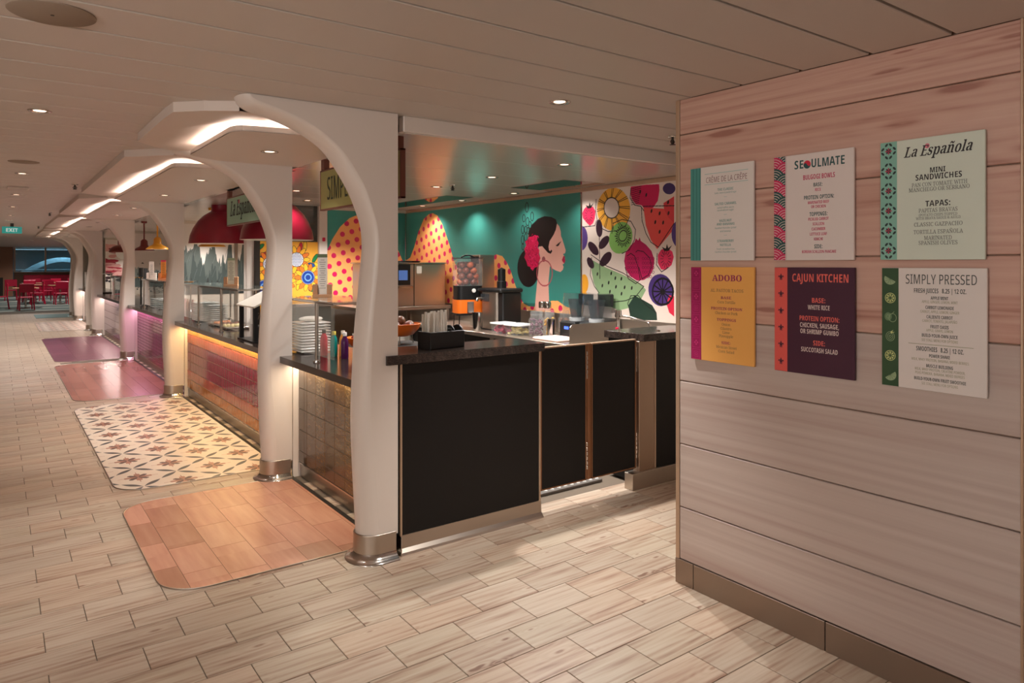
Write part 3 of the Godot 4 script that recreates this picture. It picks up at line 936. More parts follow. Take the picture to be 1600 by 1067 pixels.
# sunflowers and blue-and-white checked discs on gold
func mural_sunflower() -> StandardMaterial3D:
	var img := Image.create(400, 400, false, Image.FORMAT_RGB8)
	img.fill(rgb(240, 172, 62))
	var r := RandomNumberGenerator.new()
	r.seed = 77
	var ink := rgb(24, 26, 40)
	for k in 34:
		var c := Vector2(r.randf() * 400, r.randf_range(20, 330))
		var leaf := ellipse(c, 13, 34, r.randf() * TAU, 14)
		fill_poly(img, leaf, [rgb(24, 120, 66), rgb(28, 76, 150), rgb(190, 26, 52), rgb(240, 190, 50)][k % 4])
		stroke(img, leaf, 3.0, ink, true)
	for c in [Vector2(70, 150), Vector2(250, 120), Vector2(150, 260), Vector2(330, 240), Vector2(30, 300)]:
		for k in 14:
			var d := Vector2.from_angle(TAU * k / 14)
			var q := ellipse(c + d * 62.0, 15, 34, d.angle() + PI / 2, 14)
			fill_poly(img, q, [rgb(244, 184, 52), rgb(226, 120, 44)][k % 2])
			stroke(img, q, 2.6, ink, true)
		fill_poly(img, ellipse(c, 48, 48), rgb(232, 234, 240))
		if int(c.x) % 3 == 0:
			fill_poly(img, ellipse(c, 44, 44), rgb(28, 60, 140))
			stroke(img, ellipse(c, 22, 22), 8.0, rgb(120, 170, 220), true)
		else:
			for i in range(-4, 5):
				for j in range(-4, 5):
					var d: Vector2 = c + Vector2(i * 10 + (j & 1) * 5, j * 10)
					if d.distance_to(c) < 44.0: fill_poly(img, ellipse(d, 3.6, 3.6, 0.0, 8), rgb(26, 48, 120))
		stroke(img, ellipse(c, 48, 48), 3.6, ink, true)
	var m := mat("mural_sunflower", Color.WHITE, 0.3)
	m.albedo_texture = tex(img)
	return m

# ink-wash mountains: grey ridges on a pale sheet, a spray of red blossom
func mural_ink(called: String, seed_: int, w: int, h: int, sky: Color, ridges: Array, blossom: int) -> StandardMaterial3D:
	var img := Image.create(w, h, false, Image.FORMAT_RGB8)
	img.fill(sky)
	var n := FastNoiseLite.new()
	n.seed = seed_
	n.frequency = 0.012
	for rd in ridges:
		var p := PackedVector2Array()
		for x in range(0, w + 8, 4):
			p.append(Vector2(x, h * rd[0] + h * rd[1] * n.get_noise_2d(x * rd[2], rd[0] * 900.0) * 2.0))
		p.append(Vector2(w, h))
		p.append(Vector2(0, h))
		fill_poly(img, p, rd[3])
		for k in 24:
			var a := p[(k * 11) % (p.size() - 2)]
			stroke(img, PackedVector2Array([a + Vector2(0, 8), a + Vector2(-14, 40), a + Vector2(-26, 56 + (k % 5) * 8)]), 2.0, rd[3].lightened(0.18))
	var r := RandomNumberGenerator.new()
	r.seed = seed_
	for k in blossom:
		var t := r.randf()
		var c := Vector2(w * (0.66 + 0.2 * sin(t * 3.0) + r.randfn() * 0.03), h * (0.05 + 0.75 * t))
		fill_poly(img, ellipse(c, r.randf_range(2, 7), r.randf_range(2, 6), 0.0, 8), [rgb(176, 46, 62), rgb(206, 92, 98), rgb(140, 30, 48)][k % 3])
	var m := mat(called, Color.WHITE, 0.45)
	m.albedo_texture = tex(img)
	return m

# crimson clouds about a white sun, a dark pine below
func mural_sun() -> StandardMaterial3D:
	var img := Image.create(700, 420, false, Image.FORMAT_RGB8)
	img.fill(rgb(236, 220, 210))
	var r := RandomNumberGenerator.new()
	r.seed = 9
	for k in 46:
		var c := Vector2(r.randf() * 700, r.randf_range(10, 330))
		for j in 4:
			fill_poly(img, ellipse(c + Vector2(j * 34 - 50, r.randf_range(-12, 12)), r.randf_range(26, 64), r.randf_range(7, 18), 0.0, 18), [rgb(150, 24, 44), rgb(176, 44, 62), rgb(222, 160, 152)][k % 3])
	for x in [150.0, 420.0, 640.0]:
		fill_poly(img, ellipse(Vector2(x, 130), 64, 64), rgb(250, 246, 240))
	for k in 60:
		fill_poly(img, ellipse(Vector2(r.randf() * 700, r.randf_range(310, 420)), r.randf_range(14, 36), r.randf_range(8, 20), 0.0, 12), [rgb(40, 34, 36), rgb(62, 40, 44)][k % 2])
	var m := mat("mural_sun", Color.WHITE, 0.45)
	m.albedo_texture = tex(img)
	return m

# ---------- arched columns ----------
const NOSE := [1.614, 0.13, 1.600, 0.38, 1.590, 0.61, 1.587, 0.78, 1.592, 0.946, 1.602, 1.115, 1.613, 1.275, 1.628, 1.413, 1.647, 1.595, 1.657, 1.683, 1.660, 1.751, 1.654, 1.839, 1.630, 1.92, 1.575, 2.04, 1.492, 2.172, 1.423, 2.258, 1.331, 2.319, 1.242, 2.357, 1.116, 2.397, 1.033, 2.415, 0.998, 2.431, 0.974, 2.455, 0.963, 2.479]
const EDGE := [1.704, 0.13, 1.689, 0.38, 1.668, 0.61, 1.655, 0.78, 1.653, 0.946, 1.656, 1.115, 1.663, 1.275, 1.674, 1.413, 1.693, 1.595, 1.700, 1.683, 1.702, 1.751, 1.692, 1.839, 1.667, 1.925, 1.621, 2.05, 1.540, 2.18, 1.460, 2.27, 1.365, 2.338, 1.262, 2.389, 1.130, 2.430, 1.060, 2.447, 1.030, 2.458, 1.015, 2.468, 1.008, 2.479]

func curve_of(a: Array, sub: int) -> PackedVector2Array:
	var p := poly(a)
	var out := PackedVector2Array()
	for i in p.size() - 1:
		for k in sub:
			var t := float(k) / sub
			out.append(p[i].cubic_interpolate(p[i + 1], p[maxi(i - 1, 0)], p[mini(i + 2, p.size() - 1)], t))
	out.append(p[p.size() - 1])
	return out

# a grid of points drawn as one smooth sheet
func add_grid(st: SurfaceTool, g: Array, out_hint: Callable) -> void:
	var n := g.size()
	var m: int = g[0].size()
	var ns := []
	for i in n:
		var row := []
		for j in m:
			var du: Vector3 = g[mini(i + 1, n - 1)][j] - g[maxi(i - 1, 0)][j]
			var dv: Vector3 = g[i][mini(j + 1, m - 1)] - g[i][maxi(j - 1, 0)]
			var q := du.cross(dv)
			if q.length() < 1e-9: q = out_hint.call(g[i][j])
			q = q.normalized()
			if q.dot(out_hint.call(g[i][j])) < 0.0: q = -q
			row.append(q)
		ns.append(row)
	for i in n - 1:
		for j in m - 1:
			squad(st, [g[i][j], g[i + 1][j], g[i + 1][j + 1], g[i][j + 1]], [ns[i][j], ns[i + 1][j], ns[i + 1][j + 1], ns[i][j + 1]], [Vector2.ZERO, Vector2.RIGHT, Vector2.ONE, Vector2.DOWN])

func column_body() -> ArrayMesh:
	var nose := curve_of(NOSE, 3)
	var edge := curve_of(EDGE, 3)
	var st := new_st()
	var g := []
	for i in nose.size():
		var row := []
		for k in 13:
			var t := -PI / 2 + PI * k / 12
			var q := edge[i] + (nose[i] - edge[i]) * cos(t)
			row.append(Vector3(q.x, q.y, -THICK / 2 + THICK / 2 * sin(t)))
		g.append(row)
	add_grid(st, g, func(p: Vector3) -> Vector3: return Vector3(1.75, 1.3, -THICK / 2).direction_to(p) * Vector3(1, 1 if p.y < 1.8 else -1, 1) + Vector3(-1.2, -0.6 if p.y > 1.9 else 0.0, 0))
	var side := PackedVector2Array(edge)
	side.append(Vector2(1.815, 2.479))
	side.append(Vector2(1.815, 0.13))
	var idx := Geometry2D.triangulate_polygon(side)
	for i in range(0, idx.size(), 3):
		for s in [[0.0, 1.0], [-THICK, -1.0]]:
			tri(st, to3(side[idx[i]], s[0], "z"), to3(side[idx[i + 1]], s[0], "z"), to3(side[idx[i + 2]], s[0], "z"), Vector3(0, 0, s[1]))
	quad(st, Vector3(1.815, 0.13, 0), Vector3(1.815, 2.479, 0), Vector3(1.815, 2.479, -THICK), Vector3(1.815, 0.13, -THICK), Vector3.RIGHT)
	return st.commit()

func d_outline(off: float) -> Array:
	var p := [Vector2(1.80, off)]
	for k in 17:
		var t := PI / 2 + PI * k / 16
		p.append(Vector2(1.705 + cos(t) * (0.093 + off), -THICK / 2 + sin(t) * (THICK / 2 + off)))
	p.append(Vector2(1.80, -THICK - off))
	return p

func add_d_rings(st: SurfaceTool, rings: Array) -> void:
	var g := []
	for r in rings:
		var row := []
		for q in d_outline(r[0]): row.append(Vector3(q.x, r[1], q.y))
		g.append(row)
	add_grid(st, g, func(p: Vector3) -> Vector3: return (p - Vector3(1.76, p.y - 0.02, -THICK / 2)))

func build_columns() -> void:
	var body := column_body()
	var st := new_st()
	add_d_rings(st, [[0.010, 0.036], [0.010, 0.142], [0.002, 0.146]])
	var sleeve := st.commit()
	st = new_st()
	add_d_rings(st, [[0.058, 0.0], [0.056, 0.008], [0.036, 0.016], [0.020, 0.026], [0.011, 0.042]])
	var flange := st.commit()
	var st2 := new_st()
	for s in [0.0012, -THICK - 0.0012]:
		add_box(st2, Vector3(1.81, 1.2, s), Vector3(0.008, 2.0, 0.002))
	var labels := ["white arched column beside the black juice counter", "white arched column between the juice stall and the La Espanola stall", "white arched column after the amber and magenta tiled counter", "white arched column after the magenta tiled counter", "white arched column at the far end of the purple floor inlay", "white arched column just past the purple floor inlay", "white arched column next to the last stall", "last white arched column before the dining tables"]
	for i in COLS.size():
		var t := thing("arched_column", labels[i], "column", Vector3(drift(COLS[i]), 0, COLS[i]))
		put("body", body, M.white_paint, t)
		put("base_sleeve", sleeve, M.brushed_steel, t).set_meta("label", "brushed steel sleeve")
		put("base_flange", flange, M.bright_steel, t).set_meta("label", "polished flared foot")

# ---------- canopies with their cove light ----------
func smooth_poly(a: Array) -> PackedVector2Array:
	return poly(a)

func area(parent: Node, at: Vector3, basis: Basis, size: Vector2, e: float, c: Color) -> void:
	var l := AreaLight3D.new()
	l.name = "strip_light"
	parent.add_child(l, true)
	l.transform = Transform3D(basis, at)
	l.area_size = size
	l.light_energy = e
	l.light_color = c
	l.area_normalize_energy = true
	l.area_range = 20.0
	l.shadow_enabled = true

func resampled(p: Array, n: int) -> Array:
	var acc := [0.0]
	for i in p.size() - 1: acc.append(acc[i] + p[i].distance_to(p[i + 1]))
	var out := []
	var k := 0
	for i in n:
		var d: float = acc[acc.size() - 1] * i / (n - 1)
		while k < p.size() - 2 and acc[k + 1] < d: k += 1
		out.append(p[k].lerp(p[k + 1], clampf((d - acc[k]) / maxf(acc[k + 1] - acc[k], 1e-6), 0.0, 1.0)))
	return out

# the upper slab: an upright rim, an underside that rises towards the cove, and a flat part above the lower slab
func upper_slab(up: PackedVector2Array, lo: PackedVector2Array) -> ArrayMesh:
	var st := new_st()
	var rim := 2.428
	var top := 2.462
	var o := []
	for k in range(1, 14): o.append(up[k])
	var q := []
	for k in range(1, 15): q.append(lo[k])
	# match the two lines corner by corner
	var oo := resampled(o.slice(0, 9), 9) + resampled(o.slice(8, 10), 9).slice(1) + resampled(o.slice(9), 7).slice(1)
	var ii := resampled(q.slice(0, 10), 9) + resampled(q.slice(9, 11), 9).slice(1) + resampled(q.slice(10), 7).slice(1)
	var g := []
	for k in oo.size():
		var row := []
		for j in 7:
			var t := j / 6.0
			var p: Vector2 = oo[k].lerp(ii[k], t)
			row.append(Vector3(p.x, lerpf(rim, top, smoothstep(0.0, 1.0, t)), p.y))
		g.append(row)
	add_grid(st, g, func(_p: Vector3) -> Vector3: return Vector3.DOWN)
	for k in oo.size() - 1:
		var a: Vector2 = oo[k]
		var b: Vector2 = oo[k + 1]
		quad(st, Vector3(a.x, rim, a.y), Vector3(b.x, rim, b.y), Vector3(b.x, CEIL + 0.002, b.y), Vector3(a.x, CEIL + 0.002, a.y), Vector3(-1, 0, 0.01))
	var flat := PackedVector2Array()
	for p in ii: flat.append(p)
	flat.append(Vector2(1.9, ii[ii.size() - 1].y))
	flat.append(Vector2(1.9, ii[0].y))
	add_prism(st, flat, top, top + 0.01, "y")
	return st.commit()

func build_canopies() -> void:
	var names := ["white stepped canopy with a cove light over the juice stall", "white stepped canopy over the amber and magenta counter", "white stepped canopy over the magenta tiled counter", "white stepped canopy over the grey tiled counter", "short white canopy between the close pair of columns", "white stepped canopy over the last tiled counter", "short white canopy at the end of the row"]
	for i in COLS.size() - 1:
		var a: float = COLS[i] - THICK
		var b: float = COLS[i + 1]
		var dx := drift((a + b) / 2)
		var t := thing("stall_canopy", names[i], "canopy", Vector3(dx, 0, 0))
		var up := PackedVector2Array([Vector2(1.9, a), Vector2(1.0, a), Vector2(0.93, a - 0.05), Vector2(0.86, a - 0.095), Vector2(0.80, a - 0.135), Vector2(0.765, a - 0.165), Vector2(0.74, a - 0.2), Vector2(0.726, a - 0.24), Vector2(0.722, a - 0.29),
			Vector2(0.722, b + 0.29), Vector2(0.75, b + 0.235), Vector2(0.80, b + 0.165), Vector2(0.87, b + 0.09), Vector2(0.97, b + 0.0), Vector2(1.9, b)])
		var lo := PackedVector2Array([Vector2(1.9, a), Vector2(1.70, a - 0.12), Vector2(1.58, a - 0.185), Vector2(1.44, a - 0.24), Vector2(1.34, a - 0.275), Vector2(1.25, a - 0.295), Vector2(1.16, a - 0.305), Vector2(1.105, a - 0.325), Vector2(1.075, a - 0.355), Vector2(1.06, a - 0.40), Vector2(1.058, a - 0.44),
			Vector2(1.058, b + 0.18), Vector2(1.09, b + 0.13), Vector2(1.16, b + 0.07), Vector2(1.29, b), Vector2(1.9, b)])
		put("upper_slab", upper_slab(up, lo), M.soffit, t)
		put("lower_slab", prism(lo, SOFFIT, 2.391, "y", 0.8), M.soffit, t)
		put("lower_lip", lip(lo), M.soffit, t)
		# the strip lies on the lower slab, hidden behind its lip
		var ln := a - 0.44 - (b + 0.18)
		put("cove_led_strip", span(Vector3(1.085, 2.391, b + 0.2), Vector3(1.255, 2.3925, a - 0.44)), M.led_white, t)
		area(t, Vector3(1.17, 2.3935, (a - 0.44 + b + 0.18) / 2), Basis(Vector3.RIGHT, PI / 2), Vector2(0.17, ln), E_COVE * ln, WARM)
		put("cove_led_strip", span(Vector3(1.27, 2.391, a - 0.34), Vector3(1.52, 2.3925, a - 0.44)), M.led_white, t)
		area(t, Vector3(1.395, 2.3935, a - 0.39), Basis(Vector3.RIGHT, PI / 2), Vector2(0.25, 0.1), E_COVE * 0.3, WARM)

# the upright rim along the aisle side of a lower slab
func lip(lo: PackedVector2Array) -> ArrayMesh:
	var st := new_st()
	for k in range(0, lo.size() - 1):
		var p := lo[k]
		var q := lo[k + 1]
		var d := (q - p).normalized()
		var n := Vector2(-d.y, d.x)
		if n.dot(Vector2(1.7, (lo[0].y + lo[lo.size() - 1].y) / 2) - p) < 0.0: n = -n
		var p2 := p + n * 0.006
		var q2 := q + n * 0.006
		for h in [[p, q, -n], [p2, q2, n]]:
			quad(st, Vector3(h[0].x, SOFFIT + 0.001, h[0].y), Vector3(h[1].x, SOFFIT + 0.001, h[1].y), Vector3(h[1].x, 2.419, h[1].y), Vector3(h[0].x, 2.419, h[0].y), Vector3(h[2].x, 0, h[2].y))
		quad(st, Vector3(p.x, 2.419, p.y), Vector3(q.x, 2.419, q.y), Vector3(q2.x, 2.419, q2.y), Vector3(p2.x, 2.419, p2.y), Vector3.UP)
	return st.commit()

# ---------- counters ----------
# a stall's long counter between two columns: tiled front, stone top, steel kick, light under the overhang
func counter(i: int, called: String, label: String, led: Color, e_led: float) -> Node3D:
	var a: float = COLS[i] - THICK + 0.002
	var b: float = COLS[i + 1] - 0.002
	if i == 0: a = -3.92
	var dx := drift((a + b) / 2)
	var t := thing(called, label, "counter", Vector3(dx, 0, 0))
	a -= 0.004
	b += 0.004
	put("carcass", span(Vector3(1.90, 0.0, a), Vector3(2.34, 0.886, b)), M.black_laminate, t)
	var hb := THICK / 2 - 0.002
	var ha := 0.0 if i == 0 else hb
	put("stone_top", prism(PackedVector2Array([Vector2(1.726, a), Vector2(1.726, b), Vector2(1.84, b), Vector2(1.84, b - hb), Vector2(2.37, b - hb), Vector2(2.37, a + ha), Vector2(1.84, a + ha), Vector2(1.84, a)]) if i > 0 else PackedVector2Array([Vector2(1.726, a), Vector2(1.726, b), Vector2(1.84, b), Vector2(1.84, b - hb), Vector2(2.37, b - hb), Vector2(2.37, a)]), 0.886, 0.935, "y"), M.stone, t)
	put("kick_plate", span(Vector3(1.884, 0.0, a), Vector3(1.90, 0.105, b)), M.steel, t)
	put("tile_ledge", span(Vector3(1.868, 0.105, a), Vector3(1.90, 0.115, b)), M.bright_steel, t)
	put("drain_channel", span(Vector3(1.80, 0.0, a), Vector3(1.83, 0.006, b)), M.dark_steel, t)
	put("end_filler", span(Vector3(1.827 if i == 0 else 1.838, 0.0, b - 0.02), Vector3(1.899, 0.885, b - 0.001)), M.white_paint, t)
	var g := glow("led_" + called, led, e_led * 3.0)
	put("led_strip", span(Vector3(1.842, 0.876, a + 0.02), Vector3(1.856, 0.8855, b - 0.02)), g, t)
	area(t, Vector3(1.849, 0.8745, (a + b) / 2), Basis(Vector3.RIGHT, -PI / 2), Vector2(0.012, a - b - 0.06), E_COUNTER * e_led * (a - b), led)
	return t

# tiles on the front of a counter; rows from the top, each [height, material list]
func tile_front(t: Node3D, a: float, b: float, width: float, rows: Array, parts: int, bed := "grout", mesh_depth := 0.012, gap := 0.004) -> void:
	var y := 0.884
	put("tile_bed", span(Vector3(1.8735, 0.115, a), Vector3(1.90, 0.884, b)), M[bed], t)
	var n := int(floor((a - b) / width))
	var w := (a - b) / n
	var list := []
	for r in rows:
		var h: float = r[0]
		for k in n:
			list.append([a - w * (k + 0.5), y - h / 2, h, r[1][(k * 7 + int(y * 100) * 3) % r[1].size()], w])
		y -= h
	list.sort_custom(func(p, q): return p[0] > q[0])
	var shapes := {}
	var rest := {}
	for k in list.size():
		var q: Array = list[k]
		var key := "%.3f" % q[2]
		if k < parts:
			if not shapes.has(key): shapes[key] = box(Vector3(mesh_depth, q[2] - gap, w - gap), 0.002)
			put("tile", shapes[key], M[q[3]], t, Vector3(1.876, q[1], q[0]))
		else:
			if not rest.has(q[3]): rest[q[3]] = new_st()
			add_box(rest[q[3]], Vector3(1.876, q[1], q[0]), Vector3(mesh_depth, q[2] - gap, w - gap), 0.0)
	for key in rest:
		put("tile_field", rest[key].commit(), M[key], t).set_meta("kind", "stuff")

func glaze(called: String, c: Color, seed_: int, vary := 0.12, rough := 0.1) -> void:
	var m := wood(called, 128, 128, [c.lightened(vary), c, c.darkened(vary)], 0.4, 0.03, seed_, 0, rough)
	m.uv1_scale = Vector3(1, 0.6, 1)
	m.clearcoat_enabled = true
	m.clearcoat = 0.3
	m.clearcoat_roughness = 0.05

func build_counters() -> void:
	glaze("olive_glaze", rgb(92, 64, 34), 301, 0.22, 0.16)
	glaze("olive_glaze_b", rgb(78, 54, 32), 302, 0.22, 0.16)
	glaze("olive_glaze_c", rgb(100, 74, 40), 303, 0.22, 0.16)
	glaze("amber_glaze", rgb(214, 134, 58), 304)
	glaze("coral_glaze", rgb(206, 104, 78), 305)
	glaze("magenta_glaze", rgb(134, 24, 66), 306)
	glaze("magenta_glaze_b", rgb(150, 30, 76), 307)
	glaze("orchid_glaze", rgb(150, 38, 108), 308)
	glaze("orchid_glaze_b", rgb(134, 30, 94), 309)
	glaze("lilac_glaze", rgb(150, 130, 140), 310)
	glaze("lilac_glaze_b", rgb(132, 114, 124), 311)
	var z := []
	for i in 7: z.append([COLS[i] - THICK - 0.006 if i > 0 else -3.925, COLS[i + 1] + 0.006])
	var c := counter(0, "juice_counter", "counter fronted with glossy brown tiles and lit by a warm strip", Color(1.0, 0.92, 0.80), 0.6)
	var br := ["olive_glaze", "olive_glaze_b", "olive_glaze_c"]
	tile_front(c, z[0][0], z[0][1], 0.16, [[0.2, br], [0.16, br], [0.16, br], [0.16, br], [0.088, br]], 300, "dark_grout")
	c = counter(1, "tapas_counter", "counter fronted with amber, coral and magenta tiles", Color(1.0, 0.84, 0.58), 0.75)
	var mg := ["magenta_glaze", "magenta_glaze_b"]
	tile_front(c, z[1][0], z[1][1], 0.085, [[0.11, ["amber_glaze"]], [0.11, ["coral_glaze"]], [0.11, mg], [0.11, mg], [0.11, mg], [0.11, ["coral_glaze"]], [0.109, ["amber_glaze"]]], 300, "pale_grout", 0.012, 0.007)
	c = counter(2, "magenta_counter", "counter fronted with thin magenta tiles under a pink light strip", Color(1.0, 0.74, 0.88), 0.5)
	var og := ["orchid_glaze", "orchid_glaze_b"]
	var rows := []
	for k in 16: rows.append([0.048, og])
	tile_front(c, z[2][0], z[2][1], 0.3, rows, 208)
	c = counter(3, "lilac_counter", "counter fronted with pale lilac grey tiles under a white strip", Color(1.0, 0.9, 0.86), 0.6)
	var lg := ["lilac_glaze", "lilac_glaze_b"]
	tile_front(c, z[3][0], z[3][1], 0.25, [[0.15, lg], [0.15, lg], [0.15, lg], [0.15, lg], [0.165, lg]], 100)
	c = counter(5, "last_counter", "last pale counter of the row under a white strip", Color(1.0, 0.9, 0.84), 0.8)
	tile_front(c, z[5][0], z[5][1], 0.25, [[0.15, lg], [0.15, lg], [0.15, lg], [0.15, lg], [0.165, lg]], 100)

# ---------- floor inlays before the counters ----------
func inlay_outline(a: float, b: float, x0: float, r: float) -> PackedVector2Array:
	var p := PackedVector2Array()
	for k in 9:
		var t := PI / 2 + PI / 2 * k / 8
		p.append(Vector2(x0 + r + cos(t) * r, a - r + sin(t) * r))
	for k in 9:
		var t := PI + PI / 2 * k / 8
		p.append(Vector2(x0 + r + cos(t) * r, b + r + sin(t) * r))
	p.append(Vector2(1.80, b))
	p.append(Vector2(1.80, a))
	return p

func build_inlays() -> void:
	var bays := [[-3.79, -5.40], [-5.70, -9.36], [-9.72, -13.5], [-13.82, -18.45], [-20.3, -23.7]]
	# 1: orange-brown wood-look tiles, each cut to the rounded outline
	var edge := func(t: Node3D, p: PackedVector2Array, dx: float) -> void:
		var st := new_st()
		var path := []
		for k in range(0, 18): path.append(Vector3(p[k].x + dx, 0.003, p[k].y))
		path.push_front(Vector3(p[p.size() - 1].x + dx, 0.003, p[p.size() - 1].y))
		path.append(Vector3(p[p.size() - 2].x + dx, 0.003, p[p.size() - 2].y))
		add_tube(st, path, 0.004, 6)
		put("edge_strip", st.commit(), M.brushed_steel, t)
	var labels := ["inlay of orange brown wood tiles with rounded corners in the floor", "floor inlay printed with brown flowers and dark petals on cream", "dusty pink inlay in the floor before the magenta counter", "purple tiled inlay in the floor before the lilac counter", "dark and pale patterned inlay in the floor by the last counter"]
	for i in 5:
		var a: float = bays[i][0]
		var b: float = bays[i][1]
		var dx := drift((a + b) / 2)
		var t := thing("floor_inlay", labels[i], "floor inlay")
		var x0 := 0.655 if i < 2 else 0.66
		var p := inlay_outline(a, b, x0, 0.22 if i < 2 else 0.25)
		for k in p.size(): p[k].x += dx
		edge.call(t, p, 0.0)
		if i == 0 or i == 3 or i == 2:
			put("bed", prism(p, 0.0002, 0.0022, "y"), M.dark_grout if i else M.grout, t)
			var tw: float = [0.2, 0.0, 0.15, 0.4][i]
			var tl: float = [0.4, 0.0, 0.6, 0.4][i]
			var ms := []
			if i == 0: ms = ["inlay_plank", "inlay_plank_b", "inlay_plank_c"]
			elif i == 2: ms = ["rose_tile", "rose_tile_b"]
			else: ms = ["purple_tile", "purple_tile_b"]
			var cx := x0 + dx - 0.075
			var col := 0
			while cx < 1.80 + dx:
				var cz := a + 0.13 * (col % 3) + 0.05
				while cz > b:
					var g := 0.0012
					var cell := PackedVector2Array([Vector2(cx + g, cz - g), Vector2(cx + tw - g, cz - g), Vector2(cx + tw - g, cz - tl + g), Vector2(cx + g, cz - tl + g)])
					for q in Geometry2D.intersect_polygons(cell, p):
						var st := new_st()
						add_inlay(st, q, 0.0040, Vector2(rng.randf(), rng.randf()), Vector2(0.9, 1.6))
						put("tile", st.commit(), M[ms[rng.randi() % ms.size()]], t)
					cz -= tl
				cx += tw
				col += 1
		else:
			var st := new_st()
			add_inlay(st, p, 0.0040, Vector2(-0.874 / 0.544, 6.047 / 0.55), Vector2(1.0 / 0.55, 1.0 / 0.544))
			put("printed_sheet", st.commit(), M.flower_print if i == 1 else M.dark_print, t)

# a thin slab with its outline, uv: u along z, v along x
func add_inlay(st: SurfaceTool, p: PackedVector2Array, top: float, off: Vector2, sc: Vector2) -> void:
	var idx := Geometry2D.triangulate_polygon(p)
	for k in range(0, idx.size(), 3):
		var v := []
		var u := []
		for j in 3:
			var q := p[idx[k + j]]
			v.append(Vector3(q.x, top, q.y))
			u.append(Vector2(q.y * sc.x + off.y, q.x * sc.y + off.x))
		tri(st, v[0], v[1], v[2], Vector3.UP, u[0], u[1], u[2])
	var n := p.size()
	var c := Vector2.ZERO
	for q in p: c += q / n
	for k in n:
		var a := p[k]
		var b := p[(k + 1) % n]
		quad(st, Vector3(a.x, 0.001, a.y), Vector3(b.x, 0.001, b.y), Vector3(b.x, top, b.y), Vector3(a.x, top, a.y), Vector3((a + b).x / 2 - c.x, 0, (a + b).y / 2 - c.y))

# one repeat of the flower print: flowers at the cell corners and centre, chains of petals between them
func flower_print() -> void:
	var N := 512
	for kind in 2:
		var img := Image.create(N, N, false, Image.FORMAT_RGB8)
		img.fill(rgb(232, 216, 200) if kind == 0 else rgb(196, 180, 168))
		var ink := rgb(72, 72, 72)
		for node in [Vector2(0, N / 2.0), Vector2(N, N / 2.0), Vector2(N / 2.0, 0), Vector2(N / 2.0, N)]:
			for d in [Vector2(1, 1), Vector2(1, -1), Vector2(-1, 1), Vector2(-1, -1)]:
				var q := PackedVector2Array()
				for k in 13:
					var t := float(k) / 12
					q.append(node + d * (N / 4.0) * (0.03 + 0.94 * t) + d.orthogonal().normalized() * 21.0 * sin(t * PI))
				for k in 11:
					var t := 1.0 - float(k + 1) / 12
					q.append(node + d * (N / 4.0) * (0.03 + 0.94 * t) - d.orthogonal().normalized() * 21.0 * sin(t * PI))
				fill_poly(img, q, ink)
		for c in [Vector2(0, 0), Vector2(N, 0), Vector2(0, N), Vector2(N, N), Vector2(N / 2.0, N / 2.0)]:
			for k in 8:
				var d := Vector2.from_angle(TAU * k / 8)
				var l := 84.0 if k % 2 else 92.0
				fill_poly(img, PackedVector2Array([c, c + d.rotated(0.42) * l * 0.55, c + d.rotated(0.2) * l * 0.95, c + d * l, c + d.rotated(-0.2) * l * 0.95, c + d.rotated(-0.42) * l * 0.55]), rgb(178, 128, 108) if k % 2 == 0 else rgb(98, 72, 64))
			for k in 4:
				var d := Vector2.from_angle(TAU * k / 4)
				stroke(img, PackedVector2Array([c, c + d * 128.0]), 6.0, rgb(178, 128, 108))
		var m := mat("flower_print" if kind == 0 else "dark_print", Color.WHITE, 0.45)
		m.albedo_texture = tex(img)

# ---------- back wall, partitions, murals ----------
func framed_print(parent: Node3D, called: String, m: Material, x: float, y0: float, y1: float, za: float, zb: float) -> MeshInstance3D:
	# on the back wall, facing -x; za is the far (left) end
	return put(called, print_quad(Vector3(x, y1, za), Vector3(0, 0, zb - za), Vector3(0, y0 - y1, 0), Vector3.LEFT), m, parent)

